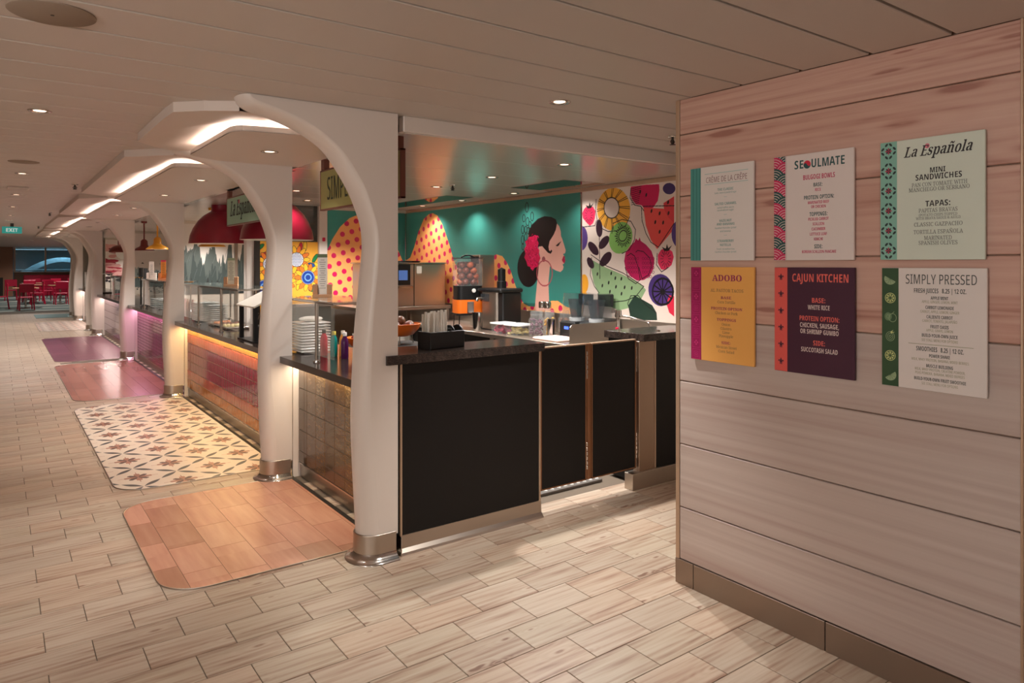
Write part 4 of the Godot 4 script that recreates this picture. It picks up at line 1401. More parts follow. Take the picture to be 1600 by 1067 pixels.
func build_back() -> void:
	var w := structure("wall_back")
	put("core", span(Vector3(BACK + 0.004, 0, -27.2), Vector3(BACK + 0.2, CEIL + 0.2, -2.43)), M.cream_wall, w)
	put("mural_panel", span(Vector3(BACK - 0.008, 1.134, -8.84), Vector3(BACK + 0.004, 2.345, -5.19)), M.cream_wall, w)
	framed_print(w, "mural_woman_print", mural_woman(), BACK - 0.009, 1.136, 2.345, -8.84, -5.19)
	put("mural_panel", span(Vector3(BACK - 0.008, 1.134, -5.165), Vector3(BACK + 0.004, 2.345, -2.45)), M.cream_wall, w)
	framed_print(w, "mural_fruit_print", mural_fruit(), BACK - 0.009, 1.136, 2.345, -5.165, -2.425)
	put("joint_trim", span(Vector3(BACK - 0.014, 1.134, -5.19), Vector3(BACK + 0.004, 2.345, -5.165), 0.002), M.bright_steel, w)
	put("top_trim", span(Vector3(BACK - 0.022, 2.345, -8.84), Vector3(BACK + 0.004, 2.383, -2.45), 0.003), M.champagne_edge, w)
	put("splash_plate", span(Vector3(BACK - 0.012, 0.94, -8.84), Vector3(BACK + 0.004, 1.134, -3.66), 0.001), M.brushed_steel, w)
	# end of the shared kitchen: polka mural, post, sunflower panel, door frame
	var p := structure("wall_partition")
	put("core", span(Vector3(3.40, 0, -9.0), Vector3(BACK, SOFFIT, -8.852)), M.cream_wall, p)
	put("mural_polka_print", print_quad(Vector3(3.47, 2.345, -8.848), Vector3(1.18, 0, 0), Vector3(0, -1.21, 0), Vector3(0, 0, 1)), mural_polka(), p)
	put("lower_panel", span(Vector3(3.40, 0, -8.852), Vector3(BACK, 1.135, -8.846)), M.brushed_steel, p)
	put("corner_trim", span(Vector3(BACK - 0.03, 1.135, -8.85), Vector3(BACK - 0.012, 2.345, -8.832), 0.002), M.bright_steel, p)
	put("post", span(Vector3(3.36, 0, -9.0), Vector3(3.47, SOFFIT, -8.80), 0.004), M.white_paint, p)
	put("red_button", span(Vector3(3.40, 1.93, -8.80), Vector3(3.44, 1.98, -8.79), 0.008), M.chair_red, p)
	put("notice", span(Vector3(3.40, 1.55, -8.80), Vector3(3.45, 1.68, -8.797)), M.yellow_enamel, p)
	put("sunflower_print", print_quad(Vector3(2.62, 1.92, -8.85), Vector3(0.74, 0, 0), Vector3(0, -0.76, 0), Vector3(0, 0, 1)), mural_sunflower(), p)
	put("sunflower_board", span(Vector3(2.62, 0.0, -8.90), Vector3(3.36, 1.92, -8.852)), M.yellow_enamel, p)
	put("upper_glass", span(Vector3(2.62, 1.92, -8.87), Vector3(3.36, SOFFIT, -8.862)), M.smoke_plastic, p)
	put("dark_jamb", span(Vector3(2.56, 0, -8.95), Vector3(2.62, SOFFIT, -8.83), 0.003), M.dark_steel, p)
	put("pale_jamb", span(Vector3(2.47, 0, -9.0), Vector3(2.56, SOFFIT, -8.88), 0.003), M.white_paint, p)
	put("steel_jamb", span(Vector3(2.43, 0, -9.3), Vector3(2.47, SOFFIT, -9.26), 0.003), M.steel, p)
	# further kitchens end in painted partitions
	mural_ink("mural_mountain", 71, 900, 440, rgb(222, 212, 202), [[0.42, 0.3, 1.0, rgb(84, 92, 88)], [0.62, 0.25, 1.6, rgb(58, 68, 66)], [0.86, 0.12, 2.0, rgb(38, 42, 42)]], 420)
	mural_ink("mural_hills", 72, 900, 440, rgb(232, 216, 204), [[0.70, 0.10, 0.8, rgb(150, 160, 154)], [0.84, 0.14, 1.4, rgb(92, 106, 104)]], 0)
	mural_sun()
	var ends := [[-13.28, "mural_mountain"], [-18.2, "mural_hills"], [-23.4, "mural_sun"]]
	for e in ends:
		var q := structure("wall_partition")
		put("core", span(Vector3(2.54, 0, e[0] - 0.15), Vector3(BACK, SOFFIT, e[0])), M.cream_wall, q)
		put("mural_print", print_quad(Vector3(2.54, 2.34, e[0] + 0.006), Vector3(BACK - 2.54, 0, 0), Vector3(0, -1.24, 0), Vector3(0, 0, 1)), M[e[1]], q)
	var q := structure("wall_end")
	put("panel", span(Vector3(1.95, 0, -27.2), Vector3(8.8, CEIL + 0.2, -27.0)), M.cream_wall, q)

func build_stall_shells() -> void:
	mat("rose_tile", rgb(176, 118, 104), 0.22)
	mat("rose_tile_b", rgb(170, 112, 100), 0.2)
	mat("purple_tile", rgb(112, 58, 78), 0.3)
	mat("purple_tile_b", rgb(120, 64, 84), 0.3)
	mat("dark_kick", rgb(120, 108, 98), 0.4, 0.85)
	for k in 2:
		var m: StandardMaterial3D = M.inlay_plank.duplicate()
		m.albedo_color = [Color(0.9, 0.88, 0.86), Color(1.0, 0.98, 0.99)][k]
		M[["inlay_plank_b", "inlay_plank_c"][k]] = m
	flower_print()
	build_columns()
	build_canopies()
	build_counters()
	build_inlays()
	build_back()

# ---------- menu boards ----------
# a line: [text, font, u, v, cap, width, colour key]; all as shares of the board's size
const BW := 0.365
const BH := 0.46

func menu_board(label: String, zl: float, ytop: float, paper: Color, stripe: Image, lines: Array, inks: Dictionary, extra: Callable) -> void:
	var t := thing("menu_board", label, "sign", Vector3(2.813, ytop - BH, zl), 0.0, "menu boards on the panelled wall")
	var pm := mat("board_%s" % label.md5_text().left(6), paper, 0.45)
	var pn := put("panel", span(Vector3(0, 0, 0), Vector3(0.012, BH, BW), 0.0015), pm, t)
	for y in [0.08, BH - 0.08]:
		for z in [0.06, BW - 0.06]:
			put("standoff", span(Vector3(0.012, y - 0.01, z - 0.01), Vector3(0.0205, y + 0.01, z + 0.01)), M.dark_steel, t)
	var sm := mat("stripe_%s" % label.md5_text().left(6), Color.WHITE, 0.45)
	sm.albedo_texture = tex(stripe)
	put("printed_stripe", print_quad(Vector3(-0.0006, BH - 0.001, 0.001), Vector3(0, 0, BW * 0.172), Vector3(0, -BH + 0.002, 0), Vector3.LEFT), sm, pn)
	var sts := {}
	for l in lines:
		if not sts.has(l[6]): sts[l[6]] = new_st()
		add_text(sts[l[6]], l[0], l[1], Vector3(0, BH * (1.0 - l[3]), BW * l[2]), Vector3(0, 0, 1), Vector3.UP, BH * l[4], BW * l[5], 0.0006)
	extra.call(t, sts)
	for k in sts:
		var im := mat("ink_%s_%s" % [k, label.md5_text().left(6)], inks[k], 0.5)
		put("lettering", sts[k].commit(), im, pn)

# flat shapes on a board's face: points as shares of the board
func board_poly(st: SurfaceTool, pts: PackedVector2Array, raise := 0.0008) -> void:
	var idx := Geometry2D.triangulate_polygon(pts)
	for i in range(0, idx.size(), 3):
		var v := []
		for j in 3:
			var p := pts[idx[i + j]]
			v.append(Vector3(-raise, BH * (1.0 - p.y), BW * p.x))
		tri(st, v[0], v[1], v[2], Vector3.LEFT)

func bar(u0: float, u1: float, v: float, h: float) -> PackedVector2Array:
	return PackedVector2Array([Vector2(u0, v - h / 2), Vector2(u1, v - h / 2), Vector2(u1, v + h / 2), Vector2(u0, v + h / 2)])

func build_menu_boards() -> void:
	var up := 2.115
	var low := 1.624
	var none := func(_t: Node3D, _s: Dictionary) -> void: pass
	# --- crepes
	var im := Image.create(126, 920, false, Image.FORMAT_RGB8)
	im.fill(rgb(78, 148, 140))
	for x in [0, 42, 84]: im.fill_rect(Rect2i(x + 26, 0, 14, 920), rgb(62, 126, 120))
	var L := []
	var S := sans
	var B := sans_bold
	L = [["CRÊME DE LA CRÊPE", S, 0.585, 0.135, 0.058, 0.64, "a"], ["THE CLASSIC", B, 0.575, 0.255, 0.026, 0.25, "b"], ["butter, lemon & powdered sugar", S, 0.575, 0.292, 0.018, 0.34, "b"],
		["SALTED CARAMEL", B, 0.575, 0.405, 0.026, 0.34, "b"], ["salted toffee sauce", S, 0.575, 0.445, 0.018, 0.26, "b"], ["caramelized sugar", S, 0.575, 0.475, 0.018, 0.26, "b"],
		["HAZELNUT", B, 0.575, 0.582, 0.026, 0.19, "b"], ["AND BANANAS", B, 0.575, 0.618, 0.026, 0.28, "b"], ["hazelnut chocolate spread", S, 0.575, 0.66, 0.018, 0.33, "b"], ["and bananas", S, 0.575, 0.692, 0.018, 0.17, "b"],
		["STRAWBERRY", B, 0.575, 0.795, 0.026, 0.26, "b"], ["NUTELLA", B, 0.575, 0.835, 0.026, 0.17, "b"], ["fresh strawberries", S, 0.575, 0.878, 0.018, 0.28, "b"], ["hazelnut chocolate spread", S, 0.575, 0.91, 0.018, 0.33, "b"]]
	menu_board("pale crepe menu board with a plain green stripe", -2.321, up, rgb(230, 220, 212), im, L, {"a": rgb(140, 96, 96), "b": rgb(120, 160, 152), "c": rgb(150, 190, 184)},
		func(_t: Node3D, s: Dictionary) -> void:
			s["c"] = new_st()
			for v in [0.078, 0.19]: board_poly(s["c"], bar(0.24, 0.92, v, 0.005))
			for v in [0.335, 0.52, 0.735]: board_poly(s["c"], bar(0.55, 0.6, v, 0.003)))
	# --- korean bowls
	im = Image.create(126, 920, false, Image.FORMAT_RGB8)
	im.fill(rgb(212, 196, 190))
	for k in range(-1, 10):
		var pinks := k % 2 == 0
		var c := rgb(206, 42, 92) if pinks else rgb(32, 78, 76)
		var y := 102.0 * k
		for x in [0.0, 110.0]:
			fill_poly(im, clip(ellipse(Vector2(x, y + 110 + (0 if x == 0.0 else 50)), 112, 112), 112, 920), c)
			for r in [92.0, 70.0, 48.0, 26.0]:
				for q in range(0, 40):
					var a := PI + PI * q / 39.0
					var p: Vector2 = Vector2(x, y + 110 + (0 if x == 0.0 else 50)) + Vector2(cos(a), sin(a)) * r
					if p.x > 2 and p.x < 108: fill_poly(im, ellipse(p, 4.0, 4.0, 0, 6), rgb(224, 198, 190))
	im.fill_rect(Rect2i(112, 0, 14, 920), rgb(212, 196, 190))
	L = [["SE", B, 0.335, 0.098, 0.078, 0.115, "a"], ["ULMATE", B, 0.695, 0.098, 0.078, 0.40, "a"], ["BULGOGI BOWLS", B, 0.585, 0.225, 0.044, 0.39, "b"], ["BASE:", B, 0.575, 0.30, 0.034, 0.11, "a"], ["RICE", B, 0.575, 0.347, 0.026, 0.07, "b"],
		["PROTEIN OPTION:", B, 0.585, 0.415, 0.036, 0.37, "a"], ["MARINATED BEEF", B, 0.58, 0.463, 0.026, 0.26, "b"], ["OR CHICKEN", B, 0.58, 0.503, 0.026, 0.18, "b"], ["TOPPINGS:", B, 0.58, 0.572, 0.036, 0.22, "a"],
		["PICKLED CARROT", B, 0.58, 0.618, 0.026, 0.25, "b"], ["SCALLION", B, 0.58, 0.664, 0.026, 0.14, "b"], ["CUCUMBER", B, 0.58, 0.71, 0.026, 0.17, "b"], ["LETTUCE LEAF", B, 0.58, 0.757, 0.026, 0.21, "b"], ["KIMCHI", B, 0.58, 0.803, 0.026, 0.11, "b"],
		["SIDE:", B, 0.58, 0.872, 0.036, 0.10, "a"], ["KOREAN SCALLION PANCAKE", B, 0.585, 0.92, 0.026, 0.42, "b"]]
	menu_board("pale bulgogi bowl menu board with pink and teal wave stripe", -1.851, up, rgb(228, 214, 207), im, L, {"a": rgb(40, 82, 82), "b": rgb(198, 58, 98), "red": rgb(206, 40, 66), "teal": rgb(32, 78, 80)},
		func(_t: Node3D, s: Dictionary) -> void:
			s["red"] = new_st()
			s["teal"] = new_st()
			var c := Vector2(0.44, 0.105)
			var top := PackedVector2Array()
			var bot := PackedVector2Array()
			for k in 17:
				var a := PI + PI * k / 16
				top.append(c + Vector2(cos(a) * 0.046, sin(a) * 0.038))
				bot.append(c + Vector2(cos(a) * 0.046, -sin(a) * 0.038))
			for k in range(15, 0, -1):
				var x := -0.046 + 0.092 * k / 16.0
				var w := Vector2(x, 0.016 * sin(x / 0.046 * PI))
				top.append(c + w)
				bot.append(c + w)
			board_poly(s["red"], top)
			board_poly(s["teal"], bot))
	# --- spanish
	im = Image.create(126, 920, false, Image.FORMAT_RGB8)
	im.fill(rgb(134, 186, 168))
	for k in 6:
		var c := Vector2(62, 70 + 156 * k)
		var tips := [Vector2(60, 0), Vector2(0, 66), Vector2(-60, 0), Vector2(0, -66)]
		for e in 4:
			for h in [0.06, 0.54]:
				var p0: Vector2 = c + tips[e].lerp(tips[(e + 1) % 4], h)
				var p1: Vector2 = c + tips[e].lerp(tips[(e + 1) % 4], h + 0.4)
				var o := (p1 - p0).orthogonal().normalized() * 8.0
				fill_poly(im, PackedVector2Array([p0, p0.lerp(p1, 0.3) + o, p0.lerp(p1, 0.7) + o, p1, p0.lerp(p1, 0.7) - o, p0.lerp(p1, 0.3) - o]), rgb(38, 50, 50))
		for q in 8:
			var d := Vector2.from_angle(TAU * q / 8)
			fill_poly(im, PackedVector2Array([c, c + d.rotated(0.35) * 18, c + d * 28, c + d.rotated(-0.35) * 18]), rgb(176, 26, 66) if q % 2 == 0 else rgb(52, 24, 34))
	L = [["MINI", B, 0.575, 0.272, 0.042, 0.145, "a"], ["SANDWICHES", B, 0.58, 0.325, 0.046, 0.435, "a"], ["PAN CON TOMATE WITH", serif, 0.585, 0.385, 0.032, 0.52, "b"], ["MANCHEGO OR SERRANO", serif, 0.58, 0.425, 0.032, 0.57, "b"],
		["TAPAS:", B, 0.575, 0.543, 0.046, 0.235, "a"], ["PAPITAS BRAVAS", serif, 0.575, 0.597, 0.032, 0.365, "b"], ["(POTATO CHIPS TOPPED", serif, 0.575, 0.636, 0.021, 0.36, "b"], ["WITH BRAVA SAUCE & AIOLI)", serif, 0.575, 0.663, 0.021, 0.42, "b"],
		["CLASSIC GAZPACHO", serif, 0.575, 0.711, 0.032, 0.455, "b"], ["TORTILLA ESPAÑOLA", serif, 0.575, 0.768, 0.032, 0.465, "b"], ["MARINATED", serif, 0.575, 0.822, 0.032, 0.26, "b"], ["SPANISH OLIVES", serif, 0.575, 0.862, 0.032, 0.365, "b"]]
	menu_board("pale green tapas menu board with a diamond tile stripe", -1.380, up, rgb(214, 220, 204), im, L, {"a": rgb(44, 38, 38), "b": rgb(86, 86, 80), "dot": rgb(222, 122, 138)},
		func(_t: Node3D, s: Dictionary) -> void:
			s["dot"] = new_st()
			board_poly(s["dot"], ellipse(Vector2(0.475, 0.072), 0.024, 0.02), 0.0006)
			script_text(s["a"], "La Española", Vector3(0, BH * (1.0 - 0.118), BW * 0.575), Vector3(0, 0, 1), BH * 0.085, BW * 0.68))
	# --- tacos
	im = Image.create(126, 920, false, Image.FORMAT_RGB8)
	im.fill(rgb(158, 20, 86))
	for k in 8:
		var c := Vector2(63, 62 + 115 * k)
		stroke(im, poly_at([[-44, -48], [44, -48], [44, 48], [-44, 48]], c), 3.0, rgb(206, 60, 122), true)
		if k % 2 == 0:
			for d in [Vector2(16, 0), Vector2(-16, 0), Vector2(0, 18), Vector2(0, -18)]: fill_poly(im, ellipse(c + d, 9, 9, 0.0, 12), rgb(206, 60, 122))
		else:
			stroke(im, poly_at([[-24, -26], [24, -26], [24, 26], [-24, 26]], c), 3.0, rgb(206, 60, 122), true)
			stroke(im, ellipse(c, 12, 12, 0.0, 14), 4.0, rgb(206, 60, 122), true)
	L = [["ADOBO", serif_bold, 0.585, 0.115, 0.064, 0.46, "a"], ["AL PASTOR TACOS", serif, 0.585, 0.245, 0.032, 0.51, "b"], ["BASE", serif_bold, 0.575, 0.32, 0.028, 0.165, "a"], ["Corn Tortilla", serif, 0.58, 0.365, 0.027, 0.275, "b"],
		["PROTEIN OPTION", serif_bold, 0.58, 0.435, 0.028, 0.49, "a"], ["Chicken or Pork", serif, 0.58, 0.48, 0.027, 0.35, "b"], ["TOPPINGS", serif_bold, 0.58, 0.55, 0.028, 0.30, "a"], ["Onion", serif, 0.575, 0.597, 0.027, 0.13, "b"], ["Cilantro", serif, 0.575, 0.64, 0.027, 0.17, "b"],
		["Lime", serif, 0.575, 0.68, 0.027, 0.11, "b"], ["Pineapple", serif, 0.575, 0.723, 0.027, 0.22, "b"], ["SIDE:", serif_bold, 0.575, 0.79, 0.028, 0.14, "a"], ["Mexican Street", serif, 0.58, 0.835, 0.027, 0.32, "b"], ["Corn Salad", serif, 0.58, 0.88, 0.027, 0.25, "b"]]
	menu_board("mustard yellow taco menu board with a magenta stripe", -2.318, low, rgb(242, 176, 92), im, L, {"a": rgb(158, 30, 92), "b": rgb(138, 104, 76)},
		func(_t: Node3D, s: Dictionary) -> void:
			for c in [Vector2(0.265, 0.118), Vector2(0.905, 0.118)]:
				for k in 5:
					var d := Vector2.from_angle(-PI * 0.95 + PI * 0.9 * k / 4)
					var q := ellipse(c + Vector2(d.x * 0.026, d.y * 0.021 + 0.008), 0.020, 0.0085, d.angle(), 10)
					board_poly(s["a"], q)
				board_poly(s["a"], bar(c.x - 0.012, c.x + 0.012, c.y + 0.022, 0.008)))
	# --- cajun
	im = Image.create(126, 920, false, Image.FORMAT_RGB8)
	im.fill(rgb(226, 92, 84))
	for k in 6:
		var c := Vector2(63, 84 + 150 * k)
		var ink := rgb(64, 26, 46)
		fill_poly(im, poly_at([[0, -34], [9, -12], [4, 12], [-4, 12], [-9, -12]], c), ink)
		for s in [-1, 1]:
			fill_poly(im, poly_at([[s * 4, 6], [s * 10, -10], [s * 22, -14], [s * 28, -2], [s * 22, 6], [s * 20, -4], [s * 14, -2], [s * 10, 10]], c), ink)
			fill_poly(im, poly_at([[s * 3, 14], [s * 16, 24], [s * 10, 26], [0, 18]], c), ink)
		fill_poly(im, poly_at([[-14, 8], [14, 8], [14, 13], [-14, 13]], c), ink)
		fill_poly(im, poly_at([[-4, 14], [4, 14], [0, 34]], c), ink)
	L = [["CAJUN KITCHEN", B, 0.585, 0.108, 0.074, 0.69, "a"], ["BASE:", B, 0.575, 0.305, 0.044, 0.165, "a"], ["WHITE RICE", B, 0.575, 0.37, 0.042, 0.27, "b"], ["PROTEIN OPTION:", B, 0.58, 0.475, 0.044, 0.49, "a"],
		["CHICKEN, SAUSAGE,", B, 0.58, 0.542, 0.042, 0.48, "b"], ["OR SHRIMP GUMBO", B, 0.58, 0.597, 0.042, 0.47, "b"], ["SIDE:", B, 0.58, 0.70, 0.044, 0.145, "a"], ["SUCCOTASH SALAD", B, 0.58, 0.767, 0.042, 0.45, "b"]]
	menu_board("dark plum Cajun menu board with a coral stripe", -1.848, low, rgb(68, 28, 50), im, L, {"a": rgb(232, 104, 92), "b": rgb(226, 206, 198)}, none)
	# --- juices
	im = Image.create(126, 920, false, Image.FORMAT_RGB8)
	im.fill(rgb(46, 78, 46))
	for k in 6:
		var c := Vector2(63, 84 + 150 * k)
		var pale := rgb(150, 170, 130)
		var lime := rgb(206, 212, 140)
		if k == 0 or k == 5:
			var wedge := PackedVector2Array()
			for q in 15:
				var a := PI * q / 14.0 + (0.5 if k == 0 else -0.6)
				wedge.append(c + Vector2(cos(a), sin(a)) * 46.0)
			fill_poly(im, wedge, pale)
			for q in 5:
				var a := PI * (q + 0.5) / 5.0 + (0.5 if k == 0 else -0.6)
				stroke(im, PackedVector2Array([c, c + Vector2(cos(a), sin(a)) * 40.0]), 2.0, rgb(76, 104, 70))
		elif k == 1 or k == 4:
			stroke(im, ellipse(c, 38, 38), 5.0, lime, true)
			for q in 8:
				var d := Vector2.from_angle(TAU * q / 8)
				fill_poly(im, PackedVector2Array([c + d * 7.0, c + d.rotated(0.28) * 31.0, c + d.rotated(-0.28) * 31.0]), lime)
		elif k == 2:
			fill_poly(im, ellipse(c + Vector2(-16, -4), 28, 32), rgb(104, 132, 94))
			stroke(im, ellipse(c + Vector2(18, 4), 28, 32), 4.0, pale, true)
			stroke(im, ellipse(c + Vector2(-16, -4), 12, 14), 3.0, pale, true)
			stroke(im, PackedVector2Array([c + Vector2(10, -24), c + Vector2(30, -44)]), 4.0, pale)
		else:
			stroke(im, ellipse(c, 32, 36), 4.0, pale, true)
			stroke(im, ellipse(c, 20, 24), 4.0, pale, true)
			stroke(im, ellipse(c, 8, 10), 4.0, pale, true)
			fill_poly(im, poly_at([[0, -34], [24, -52], [14, -34], [36, -36], [8, -22]], c), lime)
	L = [["SIMPLY PRESSED", S, 0.58, 0.092, 0.078, 0.665, "a"], ["FRESH JUICES   8.25 | 12 OZ.", B, 0.575, 0.19, 0.036, 0.49, "a"], ["APPLE MINT", B, 0.575, 0.243, 0.026, 0.165, "a"], ["APPLE, GINGER, LEMON, MINT", S, 0.575, 0.277, 0.021, 0.335, "b"],
		["CARROT LEMONADE", B, 0.575, 0.32, 0.026, 0.265, "a"], ["CARROT, APPLE, LEMON, GINGER", S, 0.575, 0.357, 0.021, 0.365, "b"], ["CALIENTE CARROT", B, 0.575, 0.397, 0.026, 0.245, "a"], ["CARROT, TOMATO, JALAPEÑO", S, 0.575, 0.43, 0.021, 0.325, "b"],
		["FRUIT OASIS", B, 0.575, 0.475, 0.026, 0.17, "a"], ["APPLE, GRAPE, LEMON", S, 0.575, 0.508, 0.021, 0.25, "b"], ["BUILD-YOUR-OWN JUICE", B, 0.575, 0.552, 0.026, 0.335, "a"], ["SEE STALL MENU FOR OPTIONS", S, 0.575, 0.587, 0.021, 0.34, "b"],
		["SMOOTHIES   8.25 | 12 OZ.", B, 0.575, 0.665, 0.036, 0.445, "a"], ["POWER SHAKE", B, 0.575, 0.713, 0.026, 0.195, "a"], ["MILK, WHEY PROTEIN, BANANA, MIXED BERRIES", S, 0.575, 0.75, 0.021, 0.535, "b"], ["MUSCLE BUILDING", B, 0.575, 0.795, 0.026, 0.25, "a"],
		["MILK, WHEY PROTEIN, CREATINE POWDER,", S, 0.575, 0.828, 0.021, 0.47, "b"], ["PEAS POWDER, BANANA, MIXED BERRIES", S, 0.575, 0.86, 0.021, 0.46, "b"], ["BUILD-YOUR-OWN FRUIT SMOOTHIE", B, 0.575, 0.905, 0.026, 0.485, "a"], ["SEE STALL MENU FOR OPTIONS", S, 0.575, 0.942, 0.021, 0.34, "b"]]
	menu_board("white juice menu board with a dark green fruit stripe", -1.374, low, rgb(228, 217, 210), im, L, {"a": rgb(70, 72, 66), "b": rgb(152, 146, 104), "rule": rgb(140, 138, 90)},
		func(_t: Node3D, s: Dictionary) -> void:
			s["rule"] = new_st()
			board_poly(s["rule"], bar(0.275, 0.885, 0.623, 0.0035)))

func clip(p: PackedVector2Array, w: float, h: float) -> PackedVector2Array:
	for q in Geometry2D.intersect_polygons(p, PackedVector2Array([Vector2(0, 0), Vector2(w, 0), Vector2(w, h), Vector2(0, h)])): return q
	return PackedVector2Array([Vector2(-9, -9), Vector2(-8, -9), Vector2(-9, -8)])

# a slanted bold hand for the tapas stall's name
func script_text(st: SurfaceTool, s: String, c: Vector3, right: Vector3, cap: float, width: float) -> void:
	var tmp := new_st()
	add_text(tmp, s, serif_bold, Vector3.ZERO, Vector3.RIGHT, Vector3.UP, cap, width * 0.94, 0.0)
	var m := tmp.commit()
	var out := right.cross(Vector3.UP).normalized()
	st.append_from(m, 0, Transform3D(Basis(right, Vector3.UP + right * 0.28, out), c + out * 0.0009))

# ---------- juice stall ----------
func glass_guard(label: String, z0: float, z1: float, dx: float, top: float, posts: Array) -> Node3D:
	# a tempered glass case on the stone top: z0 near end, z1 far end
	var t := thing("glass_guard", label, "glass guard", Vector3(dx, 0.935, 0))
	for z in posts:
		put("post", lathe([Vector2(0.026, 0.0), Vector2(0.024, 0.012), Vector2(0.013, 0.016), Vector2(0.013, top - 0.935 - 0.012), Vector2(0.0, top - 0.935 - 0.012)], 14), M.bright_steel, t, Vector3(1.85, 0.0, z))
		put("rear_post", lathe([Vector2(0.022, 0.0), Vector2(0.010, 0.012), Vector2(0.010, top - 0.935 - 0.012)], 12), M.bright_steel, t, Vector3(2.2, 0.0, z))
	var y := top - 0.935
	put("top_pane", span(Vector3(1.83, y - 0.010, z1), Vector3(2.24, y, z0), 0.001), M.glass, t)
	put("front_pane", span(Vector3(1.846, 0.05, z1 + 0.02), Vector3(1.854, y - 0.02, z0 - 0.02), 0.001), M.glass, t)
	put("front_rail", span(Vector3(1.836, y - 0.026, z1), Vector3(1.862, y - 0.010, z0), 0.003), M.bright_steel, t)
	put("rear_rail", span(Vector3(2.19, y - 0.024, z1), Vector3(2.212, y - 0.010, z0), 0.003), M.bright_steel, t)
	for z in [z0 - 0.012, z1 + 0.012]:
		put("cross_rail", span(Vector3(1.862, y - 0.024, z - 0.009), Vector3(2.19, y - 0.010, z + 0.009), 0.002), M.bright_steel, t)
	return t

func menu_stand(label: String, at: Vector3, card: Color, block: String, head: Color, turn := 1.1, h := 0.33) -> void:
	var t := thing("menu_stand", label, "menu stand", at, turn)
	var st := new_st()
	add_box(st, Vector3(0, 0.012, 0), Vector3(0.10, 0.024, 0.14), 0.002)
	for s in [-1, 1]: add_box(st, Vector3(0, 0.062, 0.052 * s), Vector3(0.06, 0.076, 0.036), 0.002)
	put("block", st.commit(), M[block], t)
	var cm := mat("card_" + label.md5_text().left(6), card, 0.6)
	var cd := put("card", span(Vector3(-0.003, 0.024, -0.036), Vector3(0.003, h, 0.036)), cm, t)
	var hm := mat("head_" + label.md5_text().left(6), head, 0.6)
	put("card_head", span(Vector3(-0.0042, h - 0.026, -0.036), Vector3(-0.003, h, 0.036)), hm, cd)
	var st2 := new_st()
	for k in 14: add_box(st2, Vector3(-0.0036, h - 0.045 - k * (h - 0.1) / 14.0, 0.0), Vector3(0.001, 0.003, 0.03 + 0.018 * ((k * 5) % 3) / 2.0))
	put("print_lines", st2.commit(), M.ink, cd)

func bottle(label: String, at: Vector3, c: Color, h: float, cap: Color) -> void:
	var t := thing("bottle", label, "bottle", at, 0.0, "bottles on the juice counter")
	var bm := mat("bottle_" + label.md5_text().left(6), c, 0.15)
	var bo := put("body", lathe([Vector2(0.0, 0.0), Vector2(0.026, 0.0), Vector2(0.028, 0.006), Vector2(0.028, h * 0.62), Vector2(0.024, h * 0.72), Vector2(0.014, h * 0.83), Vector2(0.013, h * 0.87)], 18), bm, t)
	var cm := mat("cap_" + label.md5_text().left(6), cap, 0.4)
	put("cap", lathe([Vector2(0.0155, h * 0.86), Vector2(0.0155, h * 0.985), Vector2(0.013, h), Vector2(0.0, h)], 14), cm, bo)

func fruit_bowl(label: String, at: Vector3, fruits: Array) -> void:
	var t := thing("fruit_bowl", label, "bowl", at)
	put("bowl", lathe([Vector2(0.05, 0.05), Vector2(0.09, 0.062), Vector2(0.125, 0.10), Vector2(0.14, 0.135), Vector2(0.136, 0.137), Vector2(0.12, 0.104), Vector2(0.085, 0.07), Vector2(0.0, 0.06)], 26), M.orange_plastic, t)
	var st := new_st()
	for k in 3:
		var a := TAU * k / 3
		add_tube(st, [Vector3(cos(a) * 0.08, 0.06, sin(a) * 0.08), Vector3(cos(a) * 0.09, 0.03, sin(a) * 0.09), Vector3(cos(a) * 0.1, 0.0, sin(a) * 0.1)], 0.004, 6)
	put("wire_stand", st.commit(), M.bright_steel, t)
	var n := 0
	for f in fruits:
		var a := TAU * n / 5.0
		var r := 0.07 if n < 5 else 0.0
		var o := put("fruit", ball(Vector3.ONE * 0.036, 12, 8), M[f], null, at + Vector3(cos(a) * r, 0.118 if n < 5 else 0.152, sin(a) * r))
		tag(o, "round fruit heaped in the " + label, "fruit", "fruit in the orange bowls")
		n += 1

